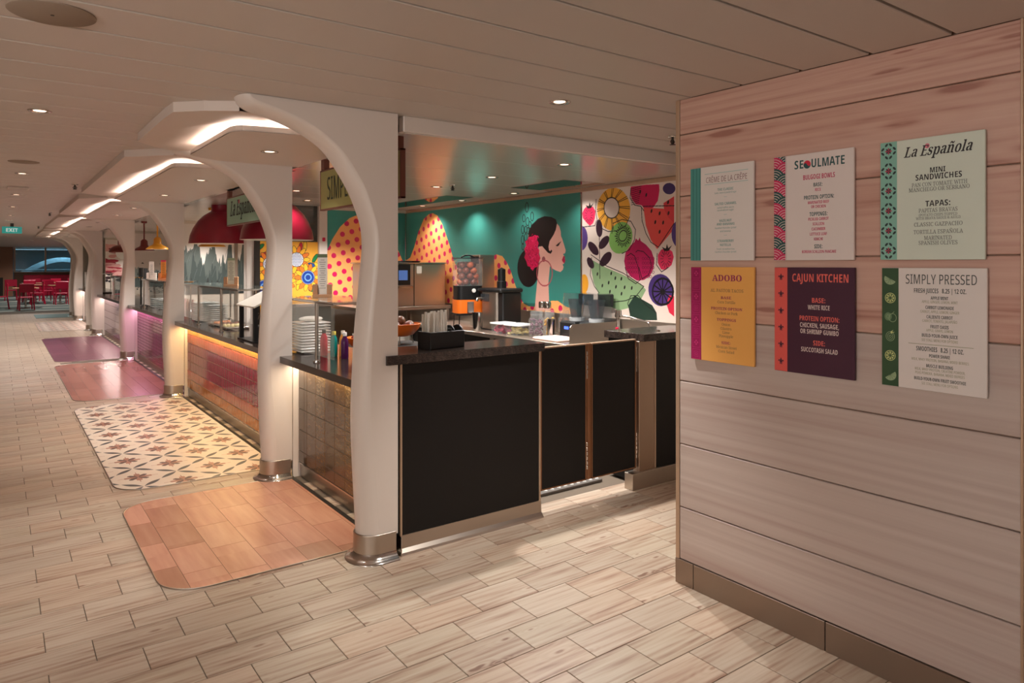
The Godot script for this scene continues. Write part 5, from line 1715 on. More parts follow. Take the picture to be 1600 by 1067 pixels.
func build_juice_stall() -> void:
	for c in [["fruit_lime", rgb(136, 164, 54)], ["fruit_brown", rgb(112, 70, 46)], ["fruit_peach", rgb(226, 142, 88)], ["fruit_red", rgb(150, 34, 28)], ["fruit_amber", rgb(112, 42, 18)]]: mat(c[0], c[1], 0.4)
	# --- bar counter facing the camera
	var t := thing("bar_counter", "black panelled bar counter with a dark stone top beside the first column", "counter")
	put("stone_top", prism(PackedVector2Array([Vector2(1.738, -3.54), Vector2(2.855, -3.54), Vector2(2.855, -3.90), Vector2(1.822, -3.90), Vector2(1.822, -3.556), Vector2(1.738, -3.556)]), 1.076, 1.128, "y"), M.stone, t)
	put("carcass", span(Vector3(1.826, 0.02, -3.88), Vector3(2.846, 1.076, -3.59)), M.black_laminate, t)
	put("front_panel", span(Vector3(1.852, 0.103, -3.59), Vector3(2.836, 1.072, -3.578), 0.001), M.black_laminate, t)
	put("edge_trim", span(Vector3(1.838, 0.103, -3.59), Vector3(1.850, 1.074, -3.574), 0.001), M.champagne_edge, t)
	put("edge_trim", span(Vector3(2.838, 0.06, -3.60), Vector3(2.850, 1.074, -3.574), 0.001), M.champagne_edge, t)
	var st := new_st()
	add_prism(st, PackedVector2Array([Vector2(-3.59, 0.103), Vector2(-3.574, 0.103), Vector2(-3.572, 0.03), Vector2(-3.552, 0.012), Vector2(-3.545, 0.0), Vector2(-3.59, 0.0)]), 1.83, 2.853, "x")
	put("plinth", st.commit(), M.brushed_steel, t)
	put("end_cap", span(Vector3(1.826, 0.0, -3.60), Vector3(1.832, 0.11, -3.543)), M.bright_steel, t)
	# --- gate leaves
	var g := [[2.885, 3.288, "black gate leaf with a champagne metal edge next to the bar counter"], [3.338, 3.775, "black gate leaf with a bronze metal edge hinged on the steel pillar"]]
	for k in 2:
		var x0: float = g[k][0]
		var x1: float = g[k][1]
		var d := thing("gate_leaf", g[k][2], "gate", Vector3(0, 0.145, -3.62))
		var lf := put("leaf", span(Vector3(x0 + 0.008, 0.008, -0.02), Vector3(x1 - 0.008, 0.934, 0.0), 0.001), M.black_laminate, d)
		put("top_edge", span(Vector3(x0, 0.934, -0.024), Vector3(x1, 0.944, 0.004), 0.001), M.champagne_edge, d)
		put("bottom_edge", span(Vector3(x0, 0.0, -0.024), Vector3(x1, 0.008, 0.004), 0.001), M.bronze_edge, d)
		put("side_edge", span(Vector3(x0, 0.0, -0.024), Vector3(x0 + 0.008, 0.934, 0.004), 0.001), M.bronze_edge, d)
		put("side_edge", span(Vector3(x1 - 0.008, 0.0, -0.024), Vector3(x1, 0.934, 0.004), 0.001), M.bronze_edge, d)
		for y in [0.07, 0.70]:
			var hs := new_st()
			for q in 6: add_box(hs, Vector3(x1 + 0.007, y + 0.015 + q * 0.032, 0.0), Vector3(0.011, 0.028, 0.012), 0.003)
			put("hinge", hs.commit(), M.bright_steel, lf)
		if k == 0: put("meeting_post", span(Vector3(x1 + 0.014, 0.0, -0.024), Vector3(x1 + 0.046, 0.94, 0.0), 0.002), M.bronze_edge, d)
	# --- counter right of the gate
	var rc := thing("end_counter", "dark stone topped black counter behind the panelled wall", "counter")
	put("stone_top", span(Vector3(3.80, 1.072, -3.98), Vector3(BACK - 0.014, 1.125, -3.56), 0.002), M.stone, rc)
	put("carcass", span(Vector3(3.83, 0.02, -3.96), Vector3(BACK - 0.014, 1.072, -3.61)), M.black_laminate, rc)
	put("pillar", span(Vector3(3.79, 0.0, -3.66), Vector3(3.955, 1.072, -3.60), 0.003), M.copper_steel, rc)
	put("front_panel", span(Vector3(3.968, 0.12, -3.61), Vector3(BACK - 0.014, 1.07, -3.60), 0.001), M.black_laminate, rc)
	put("edge_trim", span(Vector3(3.956, 0.12, -3.61), Vector3(3.967, 1.07, -3.596), 0.001), M.champagne_edge, rc)
	put("plinth", span(Vector3(3.70, 0.0, -3.66), Vector3(BACK - 0.014, 0.12, -3.575), 0.002), M.brushed_steel, rc)
	put("bolt_plate", lathe([Vector2(0.022, 0.0), Vector2(0.02, 0.006), Vector2(0.0, 0.008)], 16), M.bright_steel, rc, Vector3(4.10, 1.125, -3.70))
	# --- studded threshold under the gate
	var th := thing("studded_threshold", "grey studded metal strip on the floor under the gate", "threshold", Vector3(0, 0, 0))
	put("strip", span(Vector3(2.87, 0.0, -4.03), Vector3(3.68, 0.02, -3.87), 0.003), M.threshold_grey, th)
	var dome := lathe([Vector2(0.015, 0.0), Vector2(0.013, 0.005), Vector2(0.0, 0.008)], 10)
	for k in 13:
		for z in [-3.905, -3.98]:
			put("stud", dome, M.white_china, th, Vector3(2.91 + k * 0.062, 0.02, z))  # studs coloured white to stand for bright glints on the metal
	# --- sign
	sign_board("stall_sign", "olive hanging sign lettered SIMPLY PRESSED in a brown frame", Vector3(1.90, 2.02, -4.92), 1.26, 0.29, rgb(160, 152, 92), func(s: SurfaceTool) -> void: add_text(s, "SIMPLY PRESSED", sans, Vector3(-0.016, 0.15, 0.63), Vector3(0, 0, 1), Vector3.UP, 0.16, 0.98, 0.001), rgb(60, 66, 52))
	# --- on the long counter
	glass_guard("glass case with steel posts standing on the juice counter", -4.55, -5.52, 0.0, 1.383, [-4.893])
	menu_stand("menu card in a wooden block on the juice stall's glass case", Vector3(2.0, 1.3835, -5.17), rgb(222, 214, 204), "wood_block", rgb(92, 104, 70))
	bottle("crimson bottle with a dark cap on the juice counter", Vector3(2.03, 0.935, -5.22), rgb(206, 12, 54), 0.20, rgb(40, 36, 36))
	bottle("teal bottle on the juice counter", Vector3(2.07, 0.935, -5.12), rgb(6, 146, 140), 0.19, rgb(206, 190, 70))
	bottle("orange bottle with a pale cap on the juice counter", Vector3(2.13, 0.935, -5.09), rgb(226, 146, 60), 0.195, rgb(220, 206, 190))
	bottle("purple bottle with a white cap on the juice counter", Vector3(2.09, 0.935, -4.96), rgb(78, 24, 76), 0.195, rgb(226, 218, 212))
	fruit_bowl("orange bowl of peaches behind the bottles", Vector3(2.30, 0.935, -5.08), ["fruit_peach", "fruit_red", "fruit_peach", "fruit_amber", "fruit_peach", "fruit_peach"])
	var rs := thing("bowl_riser", "black riser under the orange bowl beside the straw caddy", "riser", Vector3(2.22, 0.935, -4.32))
	put("box", span(Vector3(-0.12, 0.0, -0.12), Vector3(0.12, 0.150, 0.12), 0.003), M.black_plastic, rs)
	put("shelf", span(Vector3(-0.15, 0.150, -0.15), Vector3(0.15, 0.162, 0.15), 0.003), M.black_plastic, rs)
	fruit_bowl("orange bowl of limes and brown fruit beside the straw caddy", Vector3(2.22, 1.097, -4.32), ["fruit_brown", "fruit_amber", "fruit_brown", "fruit_lime", "fruit_brown", "fruit_brown"])
	plate_stack("tall stack of white square plates in the juice case", Vector3(2.03, 0.935, -5.50), 11, 0.24, 0.022)
	var nap := put("folded_napkin", ball(Vector3(0.1, 0.022, 0.07), 14, 6), M.paper, null, Vector3(2.03, 1.199, -5.50))
	tag(nap, "white crumpled napkin on the tall stack of plates", "napkin")
	# --- straw caddy
	var cd := thing("straw_caddy", "black caddy holding wrapped straws on the bar counter", "caddy", Vector3(2.19, 1.128, -3.72), 0.12)
	st = new_st()
	for b in [[Vector3(0, 0.004, 0), Vector3(0.26, 0.008, 0.13)], [Vector3(0, 0.052, 0.062), Vector3(0.26, 0.104, 0.006)], [Vector3(0, 0.052, -0.062), Vector3(0.26, 0.104, 0.006)], [Vector3(-0.127, 0.052, 0), Vector3(0.006, 0.104, 0.13)], [Vector3(0.03, 0.06, 0), Vector3(0.006, 0.12, 0.13)]]:
		add_box(st, b[0], b[1], 0.002)
	put("bin", st.commit(), M.black_plastic, cd)
	var sc := PackedVector2Array()
	for k in 13: sc.append(Vector2(cos(PI * k / 12) * 0.055, 0.085 + sin(PI * k / 12) * 0.05))
	sc.append(Vector2(-0.055, 0.0))
	sc.append(Vector2(0.055, 0.0))
	put("divider", prism(sc, 0.06, 0.066, "x"), M.black_plastic, cd)
	put("divider", prism(sc, 0.124, 0.130, "x"), M.black_plastic, cd)
	for k in 18:
		var sx := -0.115 + (k % 9) * 0.0165
		var sz := -0.03 + (k / 9) * 0.055 + rng.randf_range(-0.008, 0.008)
		var o := put("wrapped_straw", tube([Vector3(0, 0, 0), Vector3(rng.randf_range(-0.006, 0.006), 0.195 + rng.randf() * 0.03, rng.randf_range(-0.006, 0.006))], 0.008, 6), M.paper, null, Vector3(2.19, 1.137, -3.72) + Vector3(sx, 0, sz).rotated(Vector3.UP, 0.12))
		tag(o, "white paper wrapped straw standing in the black caddy", "straw", "straws in the black caddy")
	build_worktop()

func plate_stack(label: String, at: Vector3, n: int, w: float, step: float) -> void:
	var st := new_st()
	add_box(st, Vector3(0, step * 0.25, 0), Vector3(w * 0.7, step * 0.5, w * 0.7), 0.003)
	add_box(st, Vector3(0, step * 0.72, 0), Vector3(w, step * 0.5, w), 0.004)
	var m := st.commit()
	for k in n:
		var o := put("plate", m, M.white_china, null, at + Vector3(rng.randf_range(-0.003, 0.003), k * step, rng.randf_range(-0.003, 0.003)))
		tag(o, label.replace("tall stack of white square plates", "white square plate in the tall stack").replace("stack of", "plate in the stack of"), "plate", label)

func sign_board(called: String, label: String, at: Vector3, w: float, h: float, c: Color, write: Callable, ink: Color) -> Node3D:
	var t := thing(called, label, "sign", at)
	var pm := mat("face_" + label.md5_text().left(6), c, 0.5)
	var fc := put("face", span(Vector3(-0.014, 0.012, 0.012), Vector3(0.014, h - 0.012, w - 0.012)), pm, t)
	var st := new_st()
	add_box(st, Vector3(0, 0.006, w / 2), Vector3(0.032, 0.012, w), 0.002)
	add_box(st, Vector3(0, h - 0.006, w / 2), Vector3(0.032, 0.012, w), 0.002)
	add_box(st, Vector3(0, h / 2, 0.006), Vector3(0.032, h, 0.012), 0.002)
	add_box(st, Vector3(0, h / 2, w - 0.006), Vector3(0.032, h, 0.012), 0.002)
	put("frame", st.commit(), M.sign_frame, t)
	for z in [0.06, w - 0.06]:
		put("hanger", span(Vector3(-0.02, h, z - 0.03), Vector3(0.02, SOFFIT - at.y, z + 0.03), 0.002), M.sign_frame, t)
	st = new_st()
	write.call(st)
	put("lettering", st.commit(), mat("ink_" + label.md5_text().left(6), ink, 0.6), fc)
	return t

func jar(label: String, at: Vector3, fill: String, s := 1.0) -> void:
	var t := thing("glass_jar", label, "jar", at, 0.0, "jars on the steel worktop")
	var gb := put("glass_body", lathe([Vector2(0.0, 0.0), Vector2(0.062 * s, 0.0), Vector2(0.068 * s, 0.01), Vector2(0.068 * s, 0.16), Vector2(0.052 * s, 0.19), Vector2(0.05 * s, 0.215)], 20), M.clear_plastic, t)
	put("lid", lathe([Vector2(0.054 * s, 0.2), Vector2(0.054 * s, 0.235), Vector2(0.046 * s, 0.245), Vector2(0.0, 0.245)], 20), M.clear_plastic, gb)
	var st := new_st()
	for k in 60:
		var a := rng.randf() * TAU
		var r := sqrt(rng.randf()) * 0.052 * s
		add_ball(st, Vector3(cos(a) * r, 0.014 + 0.15 * k / 60.0, sin(a) * r), Vector3.ONE * rng.randf_range(0.009, 0.014), 7, 5)
	var c := put("contents", st.commit(), M[fill], gb)
	c.set_meta("kind", "stuff")

func tub(label: String, at: Vector3, w: float, d: float, fill: String, turn: float) -> void:
	var t := thing("food_tub", label, "tub", at, turn, "plastic tubs on the steel worktop")
	var st := new_st()
	var lo := rounded_rect(w * 0.86, d * 0.86, 0.02, 3)
	var hi := rounded_rect(w, d, 0.025, 3)
	var n := lo.size()
	for k in n:
		var j := (k + 1) % n
		quad(st, Vector3(lo[k].x, 0, lo[k].y), Vector3(lo[j].x, 0, lo[j].y), Vector3(hi[j].x, 0.095, hi[j].y), Vector3(hi[k].x, 0.095, hi[k].y), Vector3(lo[k].x, 0, lo[k].y))
	add_prism(st, lo, 0.0, 0.002, "y")
	put("shell", st.commit(), M.clear_plastic, t)
	put("lid", prism(rounded_rect(w + 0.012, d + 0.012, 0.027, 3), 0.095, 0.108, "y"), M.white_lid, t)
	st = new_st()
	for k in 46:
		add_ball(st, Vector3(rng.randf_range(-0.36, 0.36) * w, 0.014 + 0.058 * k / 46.0, rng.randf_range(-0.36, 0.36) * d), Vector3(0.022, 0.014, 0.02) * rng.randf_range(0.7, 1.1), 7, 5)
	put("contents", st.commit(), M[fill], t).set_meta("kind", "stuff")

func build_worktop() -> void:
	mat("white_lid", rgb(224, 226, 226), 0.35)
	for c in [["berries", rgb(92, 48, 66)], ["pineapple_bits", rgb(226, 170, 60)], ["nuts", rgb(150, 92, 60)], ["raspberries", rgb(200, 70, 104)], ["melon_bits", rgb(232, 214, 150)]]: mat(c[0], c[1], 0.5)
	var w := thing("steel_worktop", "long steel worktop with a front lip under the murals", "worktop")
	put("top", span(Vector3(3.97, 0.90, -7.58), Vector3(BACK - 0.016, 0.94, -4.02), 0.004), M.brushed_steel, w)
	put("apron", span(Vector3(4.02, 0.12, -7.56), Vector3(4.04, 0.90, -4.04)), M.black_laminate, w)
	for z in [-7.5, -5.8, -4.1]:
		put("leg", lathe([Vector2(0.02, 0.0), Vector2(0.02, 0.90)], 12), M.brushed_steel, w, Vector3(4.0, 0, z))
	var sp := thing("splash_screen", "upright steel splash screen with rounded corner beside the sink", "splash screen", Vector3(4.02, 0.94, -4.64))
	var o := PackedVector2Array([Vector2(0, 0), Vector2(0.6, 0), Vector2(0.6, 0.17), Vector2(0.04, 0.17), Vector2(0.018, 0.162), Vector2(0.005, 0.145), Vector2(0, 0.12)])
	put("plate", prism(o, -0.004, 0.004, "z"), M.brushed_steel, sp)
	put("foot", span(Vector3(0, 0, -0.012), Vector3(0.6, 0.006, 0.012)), M.brushed_steel, sp)
	# sink tap and hose tap
	var tp := thing("tap", "chrome tap with a long spout behind the end counter", "tap", Vector3(4.42, 0.94, -4.45))
	put("body", lathe([Vector2(0.028, 0.0), Vector2(0.026, 0.02), Vector2(0.016, 0.03), Vector2(0.016, 0.22), Vector2(0.03, 0.23), Vector2(0.03, 0.29), Vector2(0.0, 0.30)], 16), M.bright_steel, tp)
	put("spout", tube([Vector3(0, 0.24, 0), Vector3(0.02, 0.235, 0.14), Vector3(0.03, 0.20, 0.33), Vector3(0.03, 0.18, 0.345), Vector3(0.03, 0.13, 0.348)], 0.011, 10), M.bright_steel, tp)
	var t2 := thing("tap", "small chrome tap with a red knob behind the gate", "tap", Vector3(4.12, 0.94, -4.16))
	put("body", lathe([Vector2(0.022, 0.0), Vector2(0.02, 0.02), Vector2(0.011, 0.03), Vector2(0.011, 0.07), Vector2(0.02, 0.08), Vector2(0.02, 0.10), Vector2(0.010, 0.11), Vector2(0.010, 0.16)], 14), M.bright_steel, t2)
	put("knob", lathe([Vector2(0.0, 0.16), Vector2(0.014, 0.16), Vector2(0.014, 0.175), Vector2(0.0, 0.18)], 12), M.chair_red, t2)
	put("nozzle", tube([Vector3(0, 0.09, 0), Vector3(0.05, 0.085, 0.02), Vector3(0.055, 0.05, 0.022)], 0.009, 8), M.bright_steel, t2)
	# juicer with a clear hopper of oranges
	var j := thing("citrus_juicer", "orange citrus juicer with a clear hopper full of fruit", "juicer", Vector3(4.16, 0.94, -6.50), -0.25)
	var st := new_st()
	for a in [[-0.13, -0.1], [0.13, -0.1], [-0.13, 0.1], [0.13, 0.1]]: add_tube(st, [Vector3(a[0], 0, a[1]), Vector3(a[0] * 0.95, 0.15, a[1] * 0.95)], 0.006, 6)
	put("stand_legs", st.commit(), M.dark_steel, j)
	put("tray", prism(rounded_rect(0.33, 0.28, 0.04), 0.145, 0.165, "y"), M.black_plastic, j)
	put("base", prism(rounded_rect(0.30, 0.24, 0.05), 0.165, 0.31, "y", 0.5), M.orange_plastic, j)
	put("spout_recess", span(Vector3(-0.045, 0.17, 0.12), Vector3(0.03, 0.29, 0.128), 0.003), M.bright_steel, j)
	put("press_housing", prism(rounded_rect(0.29, 0.23, 0.06), 0.31, 0.46, "y", 0.5), M.black_plastic, j)
	put("dial", lathe([Vector2(0.0, 0.0), Vector2(0.022, 0.0), Vector2(0.022, 0.012), Vector2(0.0, 0.014)], 14), M.white_china, j, Vector3(0.03, 0.41, 0.116), Basis(Vector3.RIGHT, PI / 2))
	st = new_st()
	var hp := rounded_rect(0.30, 0.24, 0.06)
	for k in hp.size():
		var k2 := (k + 1) % hp.size()
		quad(st, Vector3(hp[k].x, 0.46, hp[k].y), Vector3(hp[k2].x, 0.46, hp[k2].y), Vector3(hp[k2].x, 0.76, hp[k2].y), Vector3(hp[k].x, 0.76, hp[k].y), Vector3(hp[k].x, 0, hp[k].y))
	put("hopper", st.commit(), M.clear_plastic, j)
	put("hopper_rim", prism(rounded_rect(0.31, 0.25, 0.06), 0.755, 0.765, "y"), M.smoke_plastic, j)
	put("lid_handle", tube([Vector3(-0.08, 0.768, 0), Vector3(-0.03, 0.79, 0), Vector3(0.03, 0.79, 0), Vector3(0.08, 0.768, 0)], 0.008, 8), M.black_plastic, j)
	for k in 24:
		var lay := k / 6
		var a := TAU * (k % 6) / 6.0 + lay * 0.5
		var rr := 0.07 if k % 6 < 5 else 0.0
		var f := put("orange", ball(Vector3.ONE * 0.038, 12, 8), M.fruit_amber if k % 3 else M.orange_fruit, null, Vector3(4.16, 0.94 + 0.50 + lay * 0.062, -6.50) + Vector3(cos(a) * rr * 1.25, 0, sin(a) * rr).rotated(Vector3.UP, -0.25))
		tag(f, "orange lying in the clear hopper of the juicer", "fruit", "oranges in the juicer hopper")
	var tw := thing("steel_dispenser", "tall narrow steel dispenser behind the orange juicer", "dispenser", Vector3(4.48, 0.94, -6.66))
	put("body", span(Vector3(-0.12, 0, -0.1), Vector3(0.08, 0.80, 0.1), 0.004), M.brushed_steel, tw)
	put("control_panel", span(Vector3(-0.126, 0.70, -0.08), Vector3(-0.12, 0.78, 0.08), 0.001), M.black_plastic, tw)
	var jx := thing("juice_extractor", "steel juice extractor with a black lid and black side", "juicer", Vector3(4.33, 0.94, -6.16))
	put("body", prism(rounded_rect(0.26, 0.30, 0.05), 0.012, 0.40, "y", 0.5), M.brushed_steel, jx)
	put("base", prism(rounded_rect(0.29, 0.33, 0.05), 0.0, 0.012, "y"), M.black_plastic, jx)
	put("side_bin", span(Vector3(-0.11, 0.012, 0.15), Vector3(0.13, 0.40, 0.24), 0.01), M.black_plastic, jx)
	put("lid", span(Vector3(-0.15, 0.40, -0.19), Vector3(0.15, 0.44, 0.25), 0.012), M.black_plastic, jx)
	put("feed_chute", lathe([Vector2(0.05, 0.0), Vector2(0.05, 0.07), Vector2(0.042, 0.075), Vector2(0.042, 0.2), Vector2(0.0, 0.22)], 18), M.black_plastic, jx, Vector3(0.03, 0.44, 0.02))
	put("spout", tube([Vector3(-0.12, 0.33, -0.08), Vector3(-0.2, 0.33, -0.1), Vector3(-0.21, 0.30, -0.1)], 0.018, 10), M.bright_steel, jx)
	put("window", prism(rounded_rect(0.10, 0.16, 0.03), 0.30, 0.38, "y"), M.smoke_plastic, jx, Vector3(-0.1, 0.0, -0.06))
	var pi := put("steel_pitcher", lathe([Vector2(0.0, 0.002), Vector2(0.042, 0.0), Vector2(0.045, 0.01), Vector2(0.056, 0.19), Vector2(0.053, 0.19), Vector2(0.042, 0.012), Vector2(0.0, 0.012)], 22), M.bright_steel, null, Vector3(4.06, 0.94, -6.16))
	tag(pi, "tapered steel pitcher before the juice extractor", "pitcher")
	tub("clear tub of pink berries with a white lid", Vector3(4.13, 0.94, -5.79), 0.2, 0.18, "raspberries", 0.1)
	tub("clear tub of pale melon with a white lid", Vector3(4.15, 0.94, -5.55), 0.22, 0.22, "melon_bits", 0.08)
	jar("large glass jar of dark berries", Vector3(4.21, 0.94, -5.345), "berries", 1.15)
	jar("glass jar of yellow pineapple pieces", Vector3(4.36, 0.94, -5.33), "pineapple_bits", 0.9)
	jar("glass jar of brown nuts", Vector3(4.50, 0.94, -5.27), "nuts", 0.9)
	for k in 2:
		var sh := thing("shaker", "steel topped shaker behind the jars", "shaker", Vector3(4.5, 1.14, -5.62 + k * 0.09), 0.0, "shakers behind the jars")
		put("body", lathe([Vector2(0.0, -0.2), Vector2(0.034, -0.2), Vector2(0.034, 0.06), Vector2(0.0, 0.06)], 14), M.clear_plastic, sh)
		put("cap", lathe([Vector2(0.037, 0.05), Vector2(0.037, 0.1), Vector2(0.03, 0.115), Vector2(0.0, 0.12)], 14), M.bright_steel, sh)
	var cup := put("steel_cup", lathe([Vector2(0.0, 0.002), Vector2(0.034, 0.0), Vector2(0.044, 0.17), Vector2(0.041, 0.17), Vector2(0.032, 0.01), Vector2(0.0, 0.01)], 20), M.bright_steel, null, Vector3(4.30, 0.94, -5.235))
	tag(cup, "polished steel cup in front of the yellow jar", "cup")
	var tow := put("folded_towel", span(Vector3(4.02, 0.94, -5.17), Vector3(4.30, 0.962, -4.80), 0.008), M.pink_towel, null)
	tag(tow, "pale pink folded towel under the blenders", "towel")
	for k in 2:
		var b := thing("blender", ["black blender with a blue display under a clear hood", "black blender under a clear hood nearest the sink"][k], "blender", [Vector3(4.45, 0.94, -5.03), Vector3(4.47, 0.94, -4.78)][k])
		var bs := put("base", span(Vector3(-0.13, 0.0, -0.11), Vector3(0.13, 0.16, 0.11), 0.015), M.black_plastic, b)
		put("display", span(Vector3(-0.134, 0.085, -0.03), Vector3(-0.13, 0.11, 0.03)), M.blue_display if k == 0 else M.black_plastic, bs)
		put("collar", lathe([Vector2(0.07, 0.16), Vector2(0.075, 0.19), Vector2(0.0, 0.19)], 18), M.white_lid, b)
		put("jug", lathe([Vector2(0.055, 0.19), Vector2(0.085, 0.36), Vector2(0.085, 0.365)], 16), M.smoke_plastic, b)
		var hs := new_st()
		var hw := rounded_rect(0.25, 0.22, 0.05)
		for q in hw.size():
			var q2 := (q + 1) % hw.size()
			var s0 := 1.0
			var s1 := 0.86
			quad(hs, Vector3(hw[q].x * s0, 0.16, hw[q].y * s0), Vector3(hw[q2].x * s0, 0.16, hw[q2].y * s0), Vector3(hw[q2].x * s1, 0.42, hw[q2].y * s1), Vector3(hw[q].x * s1, 0.42, hw[q].y * s1), Vector3(hw[q].x, 0.1, hw[q].y))
		for q in hw.size():
			hw[q] *= 0.86
		add_prism(hs, hw, 0.42, 0.424, "y")
		put("sound_hood", hs.commit(), M.hood, b)
		put("hinge", span(Vector3(0.10, 0.30, -0.1), Vector3(0.13, 0.42, 0.1), 0.01), M.black_plastic, b)
	# oven on its stand at the end of the kitchen
	var ts := thing("oven_stand", "thick topped steel stand carrying the oven", "table", Vector3(0, 0, 0))
	put("top", span(Vector3(3.42, 1.075, -8.75), Vector3(4.63, 1.12, -7.62), 0.004), M.brushed_steel, ts)
	put("under_shelf", span(Vector3(3.45, 0.60, -8.7), Vector3(4.62, 0.62, -7.66)), M.brushed_steel, ts)
	for p in [[3.46, -7.66], [4.59, -7.66], [3.46, -8.7], [4.59, -8.7]]: put("leg", span(Vector3(p[0] - 0.02, 0, p[1] - 0.02), Vector3(p[0] + 0.02, 1.075, p[1] + 0.02)), M.brushed_steel, ts)
	for k in 3:
		var bx := put("paper_pack", span(Vector3(3.55 + k * 0.34, 0.62, -8.2), Vector3(3.83 + k * 0.34, 0.78 + 0.05 * (k % 2), -7.75), 0.004), M.paper, null)
		tag(bx, "pale pack lying on the shelf under the oven", "pack", "packs under the oven")
	var ov := thing("oven", "steel oven with a small lit screen", "oven", Vector3(0, 1.12, 0))
	put("body", span(Vector3(3.62, 0.0, -8.35), Vector3(4.58, 0.52, -7.68), 0.006), M.brushed_steel, ov)
	put("top_plate", span(Vector3(3.60, 0.52, -8.37), Vector3(4.60, 0.535, -7.66), 0.002), M.bright_steel, ov)
	var cp := put("control_panel", span(Vector3(3.63, 0.26, -7.68), Vector3(4.08, 0.51, -7.67), 0.002), M.black_plastic, ov)
	put("screen", span(Vector3(3.92, 0.32, -7.67), Vector3(4.04, 0.44, -7.667)), M.blue_screen, cp)
	put("door_lip", span(Vector3(3.63, 0.22, -7.68), Vector3(4.10, 0.25, -7.64), 0.004), M.bright_steel, ov)
	put("side_seam", span(Vector3(4.13, 0.0, -7.682), Vector3(4.14, 0.52, -7.676)), M.dark_steel, ov)
	put("label_plate", span(Vector3(4.17, 0.40, -7.682), Vector3(4.24, 0.49, -7.678)), M.paper, ov)
	var pan := thing("griddle_lid", "flat black pan lying on top of the oven", "pan", Vector3(4.2, 1.655, -8.0), 0.2)
	put("pan", lathe([Vector2(0.0, 0.0), Vector2(0.16, 0.0), Vector2(0.18, 0.02), Vector2(0.17, 0.02), Vector2(0.15, 0.008), Vector2(0.0, 0.008)], 24), M.black_plastic, pan)
	put("handle", tube([Vector3(-0.17, 0.015, 0), Vector3(-0.3, 0.05, 0), Vector3(-0.42, 0.09, 0)], 0.011, 8), M.black_plastic, pan)

# ---------- tapas stall and the stalls beyond ----------
func pendant(called: String, label: String, at: Vector3, prof: Array, inner: Array, m: String, stem_top: float, group: String, e: float) -> void:
	var t := thing(called, label, "pendant lamp", at, 0.0, group)
	var sh := put("shade", lathe(prof, 36), M[m], t)
	put("shade_lining", lathe(inner, 36), M.white_enamel, sh)
	var top: float = prof[prof.size() - 1].y
	put("stem", lathe([Vector2(0.012, top - 0.01), Vector2(0.012, stem_top - at.y - 0.01)], 10), M[m], t)
	put("ceiling_cup", lathe([Vector2(0.05, stem_top - at.y), Vector2(0.045, stem_top - at.y - 0.03), Vector2(0.0, stem_top - at.y - 0.035)], 16), M[m], t)
	put("bulb", ball(Vector3.ONE * 0.035, 12, 8), M.lamp_lens, t, Vector3(0, 0.1, 0))
	spot(t, Vector3(0, 0.05, 0), e, 62.0, WARM, 0.05)

